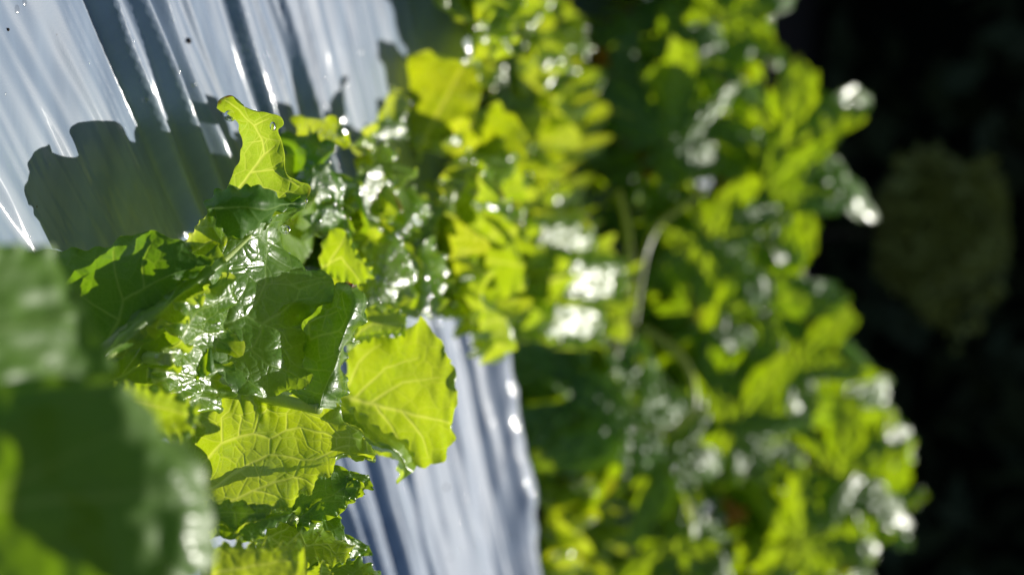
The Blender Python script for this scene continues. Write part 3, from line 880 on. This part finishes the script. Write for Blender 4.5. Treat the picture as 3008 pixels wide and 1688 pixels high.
# the blurred lettuce right in front of the lens
ROOT_A = np.array([.13, .30, 0.0])
lettuce_near = thing("lettuce_plant", "large blurred dark green lettuce leaves nearest the camera, with soft round dew glints", "lettuce", ROOT_A, 0, "lettuces planted through the silver film")
link("stem", tube_mesh("stem", np.array([[0, 0, -.02], [0, 0, .0], [0, 0, .03], [0, .004, .06]]), [.016, .017, .014, .009]), M_RIB, lettuce_near)
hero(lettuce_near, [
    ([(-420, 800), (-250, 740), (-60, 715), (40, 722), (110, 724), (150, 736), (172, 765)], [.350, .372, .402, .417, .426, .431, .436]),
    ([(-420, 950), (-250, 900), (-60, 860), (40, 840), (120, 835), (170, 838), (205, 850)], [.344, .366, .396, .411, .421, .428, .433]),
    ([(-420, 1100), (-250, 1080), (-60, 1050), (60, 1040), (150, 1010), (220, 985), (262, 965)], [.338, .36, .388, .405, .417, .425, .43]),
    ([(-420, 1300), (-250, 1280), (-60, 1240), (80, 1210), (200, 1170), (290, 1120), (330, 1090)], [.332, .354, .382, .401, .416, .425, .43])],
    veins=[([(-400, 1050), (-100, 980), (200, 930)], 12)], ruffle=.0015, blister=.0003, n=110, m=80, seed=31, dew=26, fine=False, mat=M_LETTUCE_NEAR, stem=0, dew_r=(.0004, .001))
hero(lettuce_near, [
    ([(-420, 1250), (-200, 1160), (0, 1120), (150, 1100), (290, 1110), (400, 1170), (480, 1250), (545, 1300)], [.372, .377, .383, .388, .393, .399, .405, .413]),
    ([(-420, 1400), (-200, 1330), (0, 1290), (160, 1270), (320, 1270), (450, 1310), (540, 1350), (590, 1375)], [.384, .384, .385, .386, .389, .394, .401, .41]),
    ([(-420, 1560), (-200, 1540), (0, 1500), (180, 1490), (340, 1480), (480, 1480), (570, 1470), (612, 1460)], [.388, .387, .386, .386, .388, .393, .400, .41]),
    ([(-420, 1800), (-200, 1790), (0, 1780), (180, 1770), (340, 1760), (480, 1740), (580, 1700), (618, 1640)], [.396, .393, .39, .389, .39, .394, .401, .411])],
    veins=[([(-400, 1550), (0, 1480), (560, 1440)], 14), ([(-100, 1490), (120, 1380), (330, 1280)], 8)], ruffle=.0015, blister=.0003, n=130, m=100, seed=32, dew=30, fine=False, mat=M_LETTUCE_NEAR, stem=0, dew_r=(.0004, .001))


# ------------------------------------------------------------------ procedural leaves for the plants behind
def lettuce_leaf_mesh(seed, L=.13, W=.10, e0=70, e1=10, n=64, m=56, cup=.25, ruffle=.012):
    rg = np.random.default_rng(seed)
    t = np.linspace(0, 1, n)
    el = np.radians(e0 + (e1 - e0) * t ** 1.3)
    y = np.concatenate([[0], np.cumsum(np.cos(el[:-1]))]) * L / n
    z = np.concatenate([[0], np.cumsum(np.sin(el[:-1]))]) * L / n
    w = W * (.10 + .90 * np.clip(np.sin(np.pi * np.clip(t, 0, 1) ** 1.25 * .91), 0, 1) ** .5)
    w *= 1 + .10 * np.sin(t * 21 + seed) * t
    s = np.linspace(-1, 1, m)
    T, S = np.meshgrid(t, s, indexing='ij')
    jagn = 1 + .07 * (np.abs((T * 14 + S) % 1 * 2 - 1) - .5) * np.abs(S) ** 6
    X = S * w[:, None] / 2 * jagn
    tipround = L * .12 * (1 - S ** 2) * T ** 6
    nx = -np.sin(el)[:, None]; nz = np.cos(el)[:, None]       # leaf normal in the y/z plane
    hgt = cup * w[:, None] * (np.abs(S) ** 1.6) * (1 - .55 * T)
    e = np.abs(S) ** 3 + T ** 6
    hgt = hgt + 1.25 * ruffle * np.clip(e, 0, 1.2) * (np.sin(2 * np.pi * (5 * T + .9 * vnoise(T * 4, S, seed)) + np.sign(S) * 1.3 + seed) * .7 + (vnoise(T * 9, S * 3 + 9, seed + 1) - .5) * 1.6)
    hgt = hgt + .012 * (vnoise(T * 3, S * 2 + 5, seed + 2) - .5)
    p = X; q = T * L
    cell = .016
    c1 = voronoi_edge(p / cell + 3 * np.sign(p), q / cell, seed)
    hgt = hgt + .0018 * np.clip(c1 * 2.4, 0, 1) ** .7
    vein = np.exp(-(p / (.0035 * (1.1 - T))) ** 2)
    for k in range(1, 7):
        q0 = L * (k / 8.0)
        vein = np.maximum(vein, .8 * np.exp(-((q - q0 - np.abs(p) * (1.1 - .06 * k) - 6 * p ** 2) / .0014) ** 2))
    vein = np.maximum(vein, .5 * np.exp(-(c1 * cell / .0008) ** 2))
    V = np.stack([X, y[:, None] + np.cos(el)[:, None] * tipround + nx * hgt, z[:, None] + np.sin(el)[:, None] * tipround + nz * hgt], -1)
    me = grid_mesh("leaf", V, {"vein": np.clip(vein, 0, 1), "brown": (np.clip((e - .9) * 3, 0, 1) * (vnoise(T * 6, S, seed + 5) > .8))})
    nb = 46
    ii = rg.integers(n // 3, n - 1, nb); jj = rg.integers(1, m - 1, nb)
    Nn = normals_of(V)[ii, jj]; Nn *= np.sign(Nn[:, 2:3]) + (Nn[:, 2:3] == 0)
    Nn = Nn + .22 * rg.normal(size=Nn.shape)
    bm = beads_mesh("dew", V[ii, jj] + Nn * .0003, Nn, .0008 + .0022 * rg.random(nb) ** 2, .16, 3, 8)
    return me, bm


LEAVES = [lettuce_leaf_mesh(40 + k, L=l, W=w, e0=a, e1=b, ruffle=r) for k, (l, w, a, b, r) in enumerate([
    (.150, .115, 58, -15, .012), (.140, .120, 66, 5, .014), (.130, .105, 72, 20, .014), (.110, .095, 78, 40, .013), (.145, .105, 50, -25, .011), (.085, .075, 84, 60, .011)])]
for k_, (me, bm) in enumerate(LEAVES):
    me.materials.append(M_LETTUCE_FAR if k_ in (1, 4, 5) else M_LETTUCE); bm.materials.append(M_BEAD)


def lettuce(label, loc, scale=1.0, count=22, seed=0, tilt=(0, 0)):
    rg = random.Random(seed)
    r = thing("lettuce_plant", label, "lettuce", loc, 0, "lettuces planted through the silver film")
    link("stem", STEM_MESH, M_RIB, r)
    for k in range(count):
        f = k / (count - 1)                                  # 0 outer .. 1 inner
        if f < .5:
            i = rg.choice([0, 4, 1])
        elif f < .8:
            i = rg.choice([1, 2, 2])
        else:
            i = rg.choice([3, 5])
        me, bm = LEAVES[i]
        o = link("leaf", me, None, r)
        o.rotation_euler = (rg.uniform(-.12, .12) + tilt[0], rg.uniform(-.12, .12) + tilt[1], k * 2.39996 + rg.uniform(-.3, .3))
        sc = scale * rg.uniform(.88, 1.12)
        o.scale = (sc, sc, sc)
        o.location = (0, 0, .012)
        dw = link("dew", bm, None, o)
        dw["kind"] = "stuff"
    return r


STEM_MESH = tube_mesh("stem", np.array([[0, 0, -.02], [0, 0, .0], [0, 0, .015], [0, .002, .03]]), [.014, .015, .013, .006])


def on_film(x, y):
    d = CAM_H / (math.sin(PITCH) - (x - 1504) / FPX * math.cos(PITCH))
    return P(x, y, d)


def on_soil(x, y, d):
    q = P(x, y, d); q[2] = -.14
    return q


def quick(pl, A_, B_, C_, da, db, dc, mat=None, seed=0, ruffle=.006, rfreq=3, dew=14, blister=.0014, veins=(), jag=4):
    return hero(pl, [(A_, da), (B_, db), (C_, dc)], veins=list(veins), mat=mat, ruffle=ruffle, rfreq=rfreq, n=90, m=70, seed=seed, dew=0, bead=dew * 5, fine=False, jag=jag, blister=blister, stem=0)


p = on_film(830, 760)
PC = lettuce("mid-size lettuce just behind the sharp one, its puckered wet leaves white with glare", p, .62, 10, 3)
quick(PC, [(840, 470), (862, 400), (862, 352), (900, 340), (950, 345), (1000, 365), (1027, 392)], [(850, 475), (880, 420), (900, 390), (940, 385), (985, 395), (1026, 398)], [(870, 480), (890, 440), (920, 415), (950, 412), (990, 412), (1024, 404)],
      [.93, .92, .905], [.925, .912, .90], [.92, .905, .897], M_LETTUCE_FAR, 81)
quick(PC, [(835, 520), (838, 440), (850, 405), (900, 400), (960, 402), (1025, 406)], [(870, 560), (885, 500), (900, 465), (930, 445), (975, 430), (1022, 410)], [(910, 580), (925, 530), (940, 495), (960, 470), (985, 440), (1018, 414)],
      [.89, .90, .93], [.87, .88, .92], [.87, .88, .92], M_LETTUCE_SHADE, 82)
quick(PC, [(880, 520), (930, 485), (965, 482), (995, 510), (1015, 550)], [(900, 570), (940, 540), (975, 535), (1000, 560), (1018, 590)], [(920, 620), (945, 595), (980, 588), (1005, 600), (1015, 620)],
      [.855, .87, .895], [.857, .872, .90], [.86, .875, .90], M_LETTUCE_DEEP, 83)
quick(PC, [(900, 640), (955, 600), (990, 600), (1030, 650), (1047, 700)], [(910, 670), (955, 640), (985, 640), (1010, 670), (1035, 705)], [(920, 700), (950, 680), (975, 680), (1000, 700), (1020, 712)],
      [.84, .855, .885], [.843, .858, .885], [.846, .86, .883], M_LETTUCE_DEEP, 84, ruffle=.01)
quick(PC, [(1050, 900), (1060, 800), (1080, 720), (1120, 680), (1180, 690), (1205, 730)], [(1080, 910), (1110, 840), (1130, 780), (1160, 750), (1195, 760), (1214, 790)], [(1110, 915), (1150, 900), (1190, 895), (1215, 870), (1221, 840), (1220, 810)],
      [.93, .945, .97], [.92, .935, .975], [.93, .945, .98], M_LETTUCE, 85, ruffle=.008, blister=.003, dew=40)
quick(PC, [(1200, 930), (1210, 830), (1225, 740), (1260, 705), (1290, 730)], [(1225, 935), (1245, 860), (1260, 790), (1285, 770), (1305, 780)], [(1260, 935), (1290, 900), (1310, 860), (1318, 830), (1316, 800)],
      [.98, 1.0, 1.04], [.97, .99, 1.04], [.98, 1.0, 1.05], M_LETTUCE, 86, ruffle=.008, blister=.003, dew=30)
quick(PC, [(1060, 560), (1070, 480), (1085, 435), (1130, 425), (1170, 440)], [(1090, 570), (1110, 520), (1120, 480), (1150, 470), (1178, 480)], [(1130, 575), (1150, 560), (1170, 540), (1180, 520), (1180, 505)],
      [.98, 1.0, 1.02], [.97, .99, 1.02], [.98, 1.0, 1.03], M_LETTUCE_FAR, 87)
quick(PC, [(1040, 560), (1085, 500), (1120, 487), (1150, 520), (1160, 580)], [(1050, 600), (1085, 560), (1115, 550), (1140, 580), (1155, 620)], [(1060, 690), (1085, 660), (1115, 640), (1140, 650), (1158, 680)],
      [.93, .955, .985], [.934, .956, .985], [.936, .958, .985], M_LETTUCE_DEEP, 88, ruffle=.009, dew=40)
quick(PC, [(1140, 680), (1150, 600), (1165, 560), (1210, 552), (1250, 570)], [(1170, 690), (1195, 640), (1210, 610), (1240, 600), (1262, 610)], [(1200, 690), (1225, 672), (1245, 660), (1258, 645), (1264, 630)],
      [1.03, 1.04, 1.07], [1.02, 1.03, 1.06], [1.03, 1.04, 1.07], M_LETTUCE, 89)
p = on_film(1130, 770)
PD = lettuce("blurred yellow-green lettuce third from the camera, in front of the furrow", p, .8, 10, 14)
quick(PD, [(1290, 720), (1310, 660), (1340, 640), (1400, 645), (1470, 660), (1525, 720)], [(1310, 780), (1350, 760), (1400, 750), (1450, 755), (1500, 770), (1535, 780)], [(1330, 890), (1370, 895), (1420, 895), (1470, 880), (1515, 860), (1535, 830)],
      [1.235, 1.22, 1.20], [1.225, 1.21, 1.19], [1.22, 1.21, 1.195], M_LETTUCE, 91, veins=[([(1310, 770), (1400, 755), (1530, 780)], 6), ([(1370, 757), (1460, 850)], 4)])
quick(PD, [(1200, 700), (1215, 650), (1240, 635), (1275, 640)], [(1220, 710), (1240, 685), (1260, 670), (1285, 665)], [(1240, 715), (1260, 705), (1275, 695), (1288, 680)], [1.12, 1.14], [1.12, 1.13], [1.12, 1.14], M_LETTUCE_FAR, 92)
quick(PD, [(1240, 660), (1255, 600), (1275, 578), (1320, 580), (1350, 610)], [(1270, 665), (1290, 630), (1310, 615), (1335, 620), (1354, 630)], [(1295, 670), (1315, 660), (1335, 655), (1348, 648), (1355, 640)], [1.15, 1.18], [1.14, 1.17], [1.15, 1.18], M_LETTUCE_FAR, 93)
p = on_film(1280, 570)
PE = lettuce("blurred lettuce with broad glowing yellow leaves beside the far film edge", p, .62, 9, 12)
quick(PE, [(1150, 420), (1180, 300), (1190, 180), (1230, 155), (1300, 165)], [(1230, 440), (1260, 330), (1280, 230), (1320, 190), (1370, 180)], [(1320, 450), (1370, 400), (1400, 320), (1415, 250), (1405, 200)],
      [1.265, 1.25, 1.225], [1.26, 1.24, 1.22], [1.265, 1.245, 1.225], M_LETTUCE_FAR, 94, veins=[([(1230, 440), (1370, 180)], 8)])
quick(PE, [(1090, 400), (1115, 342), (1140, 280), (1153, 252)], [(1130, 390), (1150, 340), (1165, 290), (1165, 262)], [(1185, 345), (1200, 330), (1200, 300), (1180, 265)], [1.12, 1.13], [1.11, 1.13], [1.12, 1.13], M_LETTUCE_FAR, 95, ruffle=.002)
quick(PE, [(1056, 395), (1095, 360), (1150, 345), (1190, 342)], [(1060, 405), (1110, 385), (1160, 372), (1200, 375)], [(1070, 420), (1110, 412), (1160, 405), (1200, 408)], [1.07, 1.10, 1.125], [1.07, 1.10, 1.125], [1.07, 1.10, 1.125], M_LETTUCE_DEEP, 96, ruffle=.003)
quick(PE, [(1380, 560), (1390, 450), (1410, 350), (1450, 300), (1490, 320)], [(1430, 570), (1450, 480), (1470, 400), (1500, 360), (1520, 350)], [(1500, 570), (1530, 520), (1545, 460), (1550, 410), (1535, 370)],
      [1.335, 1.32, 1.30], [1.33, 1.31, 1.295], [1.335, 1.315, 1.30], M_LETTUCE_FAR, 97)
p = on_soil(1560, 110, 1.80); lettuce("blurred lettuce across the furrow at the upper frame edge", p, 1.4, 18, 9)
p = on_soil(1540, 430, 1.84); lettuce("blurred lettuce across the furrow with one tall yellow leaf", p, 1.4, 18, 5)
wet = thing("lettuce_plant", "low wet lettuce whose leaves flash white beside the pale leaf stalks", "lettuce", on_soil(1560, 900, 1.85), 0, "lettuces planted through the silver film")
link("stem", STEM_MESH, M_RIB, wet)
for k_, (ox, oy) in enumerate(((20, -60), (90, -150), (30, 60), (170, -40), (120, 80))):
    hero(wet, [
        ([(1455 + ox, 800 + oy), (1540 + ox, 780 + oy), (1610 + ox, 790 + oy), (1670 + ox, 830 + oy)], [1.62, 1.68, 1.77]),
        ([(1450 + ox, 860 + oy), (1540 + ox, 860 + oy), (1620 + ox, 865 + oy), (1690 + ox, 870 + oy)], [1.61, 1.69, 1.76]),
        ([(1460 + ox, 920 + oy), (1540 + ox, 945 + oy), (1610 + ox, 935 + oy), (1660 + ox, 905 + oy)], [1.60, 1.70, 1.75])],
        veins=[([(1450 + ox, 860 + oy), (1690 + ox, 870 + oy)], 6)], ruffle=.04, rfreq=5, blister=.005, cellpx=40, n=110, m=80, seed=70 + k_, dew=0, bead=40, fine=False, jag=6, stem=0)
p = on_soil(1580, 1740, 2.0); lettuce("blurred yellow lettuce in the lower corner beyond the glaring film", p, 1.5, 18, 6)
p = on_film(1235, -50); lettuce("small lettuce cut off at the upper frame edge over the film", p, .6, 18, 8)


# ------------------------------------------------------------------ squash (courgette) plants
def squash_leaf_mesh(seed, R=.125, n=40, m=150):
    rg = np.random.default_rng(seed)
    th = np.linspace(-math.pi * .92, math.pi * .92, m)
    r = np.linspace(0, 1, n)
    lobes = np.zeros(m)
    for c, a, w in ((0, 1.0, .30), (.95, .92, .27), (-.95, .92, .27), (1.85, .8, .30), (-1.85, .8, .30), (2.6, .6, .25), (-2.6, .6, .25)):
        lobes = np.maximum(lobes, a * np.exp(-np.abs((th - c * (1 + .06 * rg.normal())) / w) ** 2.2))
    prof = .40 + .62 * lobes
    prof += .055 * (np.abs((th * 5.2 + seed) % 1 * 2 - 1) - .5) * 2 + .02 * rg.normal(size=m)
    Rr, Th = np.meshgrid(r, th, indexing='ij')
    rad = Rr * prof[None] * R
    X = rad * np.sin(Th); Y = rad * np.cos(Th)
    vein = np.zeros_like(X)
    for c in (0, .95, -.95, 1.85, -1.85, 2.6, -2.6):
        dist = np.abs(X * math.cos(c) - Y * math.sin(c)); front = (X * math.sin(c) + Y * math.cos(c)) > 0
        vein = np.maximum(vein, np.where(front, np.exp(-(dist / (.0028 * (1.1 - Rr))) ** 2), 0))
    c1 = voronoi_edge(X / .02 + seed, Y / .02, seed)
    vein = np.maximum(vein, .5 * np.exp(-(c1 * .02 / .0012) ** 2))
    Z = -.9 * (rad ** 2) / R * .55 + .018 * np.cos(Th * 3.3 + seed) * Rr ** 2 + .006 * np.clip(c1 * 2, 0, 1) + .025 * (vnoise(X * 22, Y * 22, seed) - .5) * Rr - .004 * vein
    Z += .012 * np.sin(Th * 9 + 2 * seed) * Rr ** 3
    V = np.stack([X, Y, Z], -1)
    me = grid_mesh("leaf", V, {"vein": np.clip(vein, 0, 1), "brown": (vnoise(X * 30, Y * 30, seed + 3) > .93) * Rr ** 4 * .7})
    nb = 15
    ii = rg.integers(8, n - 1, nb); jj = rg.integers(3, m - 3, nb)
    Nn = normals_of(V)[ii, jj]; Nn *= np.sign(Nn[:, 2:3])
    Nn = Nn + .2 * rg.normal(size=Nn.shape)
    bm = beads_mesh("dew", V[ii, jj] + Nn * .0005, Nn, .0012 + .003 * rg.random(nb) ** 2, .14, 3, 8)
    me.materials.append(M_SQUASH); bm.materials.append(M_BEAD)
    return me, bm


SLEAVES = [squash_leaf_mesh(60 + k) for k in range(5)]


def flower_mesh():
    n, m = 12, 41
    t = np.linspace(0, 1, n); th = np.linspace(0, 2 * math.pi, m)
    T, TH = np.meshgrid(t, th, indexing='ij')
    rad = .006 + .02 * T ** 1.6 * (.75 + .35 * np.cos(5 * TH)) + .004 * np.sin(13 * TH) * T
    return grid_mesh("flower", np.stack([rad * np.cos(TH), rad * np.sin(TH), .055 * T + .006 * np.sin(5 * TH + 1) * T], -1))


FLOWER = flower_mesh(); FLOWER.materials.append(M_PETAL)


def squash(label, loc, seed, count=13, scale=1.0, hmin=.10, hmax=.34, lean=0.0):
    rg = random.Random(seed)
    r = thing("squash_plant", label, "squash plant", loc, 0, "squash plants in the far bed")
    link("stem", tube_mesh("stem", np.array([[0, 0, -.02], [0, 0, .02], [.02, .01, .06], [.05, .0, .09]]), [.014, .014, .012, .007]), M_STALK, r)
    for k in range(count):
        ang = k * 2.39996 + rg.uniform(-.4, .4)
        f = (k + .5) / count
        reach = rg.uniform(.08, .26) * scale
        hgt = (hmin + (hmax - hmin) * f ** .8) * scale * rg.uniform(.85, 1.1)
        tip = Vector((math.cos(ang) * reach, math.sin(ang) * reach + lean, hgt))
        pth = catmull(np.array([[0.01, 0, .03], [tip.x * .35, tip.y * .35, hgt * .55], [tip.x * .8, tip.y * .8, hgt * .97], tuple(tip)]), 16, False)
        me, bm = SLEAVES[rg.randrange(5)]
        o = link("leaf", me, None, r)
        o.location = tip
        s = scale * rg.uniform(.75, 1.15)
        o.scale = (s, s, s)
        o.rotation_euler = (rg.uniform(-.75, .3), rg.uniform(-.4, .4), ang - math.pi / 2 + rg.uniform(-.5, .5))
        dw = link("dew", bm, None, o); dw["kind"] = "stuff"
        link("leaf_stalk", tube_mesh("leaf_stalk", pth, [.0065, .005, .0042]), M_STALK, r)
    return r


def add_flower(r, x, y, d, tilt=(1.2, .3, 0), s=1.0):
    o = link("flower", FLOWER, None, r)
    o.location = Vector(P(x, y, d)) - r.location
    o.rotation_euler = tilt; o.scale = (s, s, s)
    return o


def tube_px(parent, name, pts, ds, radii, mat):
    pts = np.asarray(pts, float)
    dd = np.interp(np.linspace(0, 1, len(pts)), np.linspace(0, 1, len(ds)), ds)
    w = P(pts[:, 0], pts[:, 1], dd) - np.array(parent.location)
    return link(name, tube_mesh(name, catmull(w, 50, False), radii), mat, parent)


def bed2(a, b):
    x, y = from_ab(a, b)
    return (x, y, 0.0)


sq1 = squash("lobed squash plant at the upper frame edge with a wilted orange flower low down", bed2(.75, 2.2), 21, 17, 1.2, .0, .14)
sq2 = squash("squash plant whose jagged leaf points furthest out against the dark background", bed2(1.12, 2.24), 22, 17, 1.25, .0, .19)
sq3 = squash("squash plant in the middle with pale curling tendrils and a bare leaf stalk", bed2(1.48, 2.16), 23, 18, 1.2, .0, .22)
sq4 = squash("dark leaved squash plant behind the yellow lettuce in the lower corner", bed2(1.9, 2.24), 24, 18, 1.25, .0, .29)
add_flower(sq1, 1745, 172, 2.0, (1.2, .3, 0), .6); add_flower(sq1, 1880, 460, 2.05, (.9, -.5, 1), .6)
add_flower(sq2, 2120, 532, 2.15, (1.3, .2, .5), .8)
add_flower(sq4, 2130, 1465, 2.3, (1.1, .2, 2), .7)
tube_px(sq3, "leaf_stalk", [(1860, 950), (1875, 850), (1895, 740), (1935, 660), (2000, 610), (2070, 560)], [1.95, 2.0], [.0046, .004, .003], M_STALK)
tube_px(sq3, "tendril", [(1880, 960), (1960, 1010), (2015, 1070), (2040, 1150), (2030, 1220), (1970, 1260), (1880, 1255), (1830, 1240)], [1.9, 1.95], [.0046, .0052, .0034, .0045, .0025, .002], M_STALK)
tube_px(sq3, "leaf_stalk", [(1850, 1000), (1845, 900), (1850, 780), (1840, 660), (1815, 560)], [1.85, 1.9], [.005, .0045, .0035], M_STALK)


def facing_leaf(parent, i, x, y, d, tip, tilt=(0, 0), s=1.0):
    """one big leaf shown flat to the light: tip = direction of its tip in the photo"""
    me, bm = SLEAVES[i]
    o = link("leaf", me, None, parent)
    yd = Vector(tip[0] * UPV + tip[1] * RGT).normalized()
    zd = Vector(-FWD + tilt[0] * UPV + tilt[1] * RGT); zd = (zd - yd * zd.dot(yd)).normalized()
    M = Matrix((yd.cross(zd), yd, zd)).transposed()
    loc = Vector(P(x, y, d)) - parent.location
    o.location = loc; o.rotation_euler = M.to_euler(); o.scale = (s, s, s)
    dw = link("dew", bm, None, o); dw["kind"] = "stuff"
    pth = catmull(np.array([[.03, 0, .05], [loc.x * .4, loc.y * .4, loc.z * .5 + .02], [loc.x * .85, loc.y * .85, loc.z * .93], tuple(loc)]), 16, False)
    link("leaf_stalk", tube_mesh("leaf_stalk", pth, [.0065, .005, .0042]), M_STALK, parent)


facing_leaf(sq3, 4, 1720, 1160, 1.9, (-.4, .9), (1.1, .2), 1.25)
facing_leaf(sq3, 2, 1860, 1220, 1.93, (-.2, 1), (1.0, -.3), 1.2)
facing_leaf(sq3, 1, 1600, 1080, 1.86, (-.6, .5), (.5, .2), .9)
facing_leaf(sq1, 3, 1800, 230, 2.0, (.6, .6), (.8, .1), 1.0)
facing_leaf(sq1, 2, 1980, 180, 2.05, (1, .2), (.5, -.3), .9)
facing_leaf(sq2, 4, 1960, 420, 2.0, (.8, -.4), (.9, .2), 1.0)
facing_leaf(sq2, 1, 2080, 700, 2.05, (.7, .6), (.5, .3), 1.0)
facing_leaf(sq3, 2, 1960, 1330, 2.05, (.5, .8), (.6, -.2), 1.0)
facing_leaf(sq3, 3, 2090, 930, 2.1, (.8, -.3), (.4, .3), .9)
facing_leaf(sq4, 4, 2150, 1250, 2.2, (1, .1), (.5, .3), 1.0)
facing_leaf(sq4, 1, 2560, 1500, 2.5, (.7, .7), (0, .2), .8)
facing_leaf(sq4, 3, 1980, 1580, 2.1, (.6, .4), (.7, -.2), 1.0)
facing_leaf(sq1, 1, 2120, 60, 2.15, (1, -.35), (.0, .2), 1.0)
facing_leaf(sq2, 0, 2300, 430, 2.2, (1, .5), (-.1, -.2), 1.4)
facing_leaf(sq2, 2, 2240, 560, 2.15, (.45, 1), (-.1, .3), .95)
facing_leaf(sq3, 3, 2200, 860, 2.2, (1, .1), (-.05, .1), 1.2)
facing_leaf(sq3, 4, 2330, 1060, 2.3, (1, .3), (.0, .2), .95)
facing_leaf(sq3, 1, 1800, 1090, 1.98, (-.3, 1), (.9, .2), 1.15)
facing_leaf(sq4, 0, 2460, 1400, 2.4, (.9, .5), (-.1, -.2), 1.25)
facing_leaf(sq4, 2, 2350, 1600, 2.3, (1, .2), (.0, .2), 1.0)
facing_leaf(sq3, 0, 1650, 1250, 1.95, (-.2, 1), (.8, -.2), 1.0)


# ------------------------------------------------------------------ far background: shaded woodland and a lone shrub
def leaf_cloud(name, centres, size, rg, mat, parent=None):
    n = len(centres)
    a = rg.normal(size=(n, 3)); a /= np.linalg.norm(a, axis=1, keepdims=True)
    b = np.cross(a, rg.normal(size=(n, 3))); b /= np.linalg.norm(b, axis=1, keepdims=True)
    s = size * (.6 + .8 * rg.random((n, 1)))
    V = np.stack([centres - a * s, centres + b * s * .45, centres + a * s, centres - b * s * .45], 1)
    return link(name, raw_mesh(name, V.reshape(-1, 3), np.arange(4 * n).reshape(-1, 4), smooth=False), mat, parent)


rg = np.random.default_rng(5)
hx, hz = np.meshgrid(np.linspace(-26, 26, 60), np.linspace(0, 1, 24), indexing='ij')
hy = 13.4 + 1.6 * hz + .6 * vnoise(hx * .4, hz * 3, 30)
structure(link("hillside", grid_mesh("hillside", np.stack([hx, hy, -2.5 + 14.4 * hz + .8 * vnoise(hx * .5, hz * 4, 31)], -1)), M_HILL))
c = np.column_stack([rg.uniform(-16, 16, 9000), rg.uniform(11.5, 13.2, 9000), rg.uniform(-.15, 6.5, 9000)])
wl = leaf_cloud("woodland", c, .22, rg, M_WOOD)
wl["kind"] = "stuff"

base = np.array([(690 - 844) / FPX * 5.6, 5.5, -.15])
shrub = thing("shrub", "narrow dim olive shrub standing alone against the dark woodland", "shrub", base)
k = 2600
hh = rg.random(k) ** .8
ang = rg.random(k) * 2 * np.pi
rad = np.sqrt(rg.random(k)) * .34 * np.sin(np.pi * (.12 + .80 * hh)) ** .8 * (.45 + 1.0 * vnoise(ang * 1.3, hh * 4, 3))
cl = np.column_stack([rad * np.cos(ang), rad * np.sin(ang), .50 + .42 * hh])
leaf_cloud("foliage", cl, .026, rg, M_SHRUB, shrub)
link("trunk", tube_mesh("trunk", np.array([[0, 0, -.05], [.01, 0, .2], [0, .01, .5], [.02, 0, .8]]), [.02, .015, .01, .003]), M_BARK, shrub)
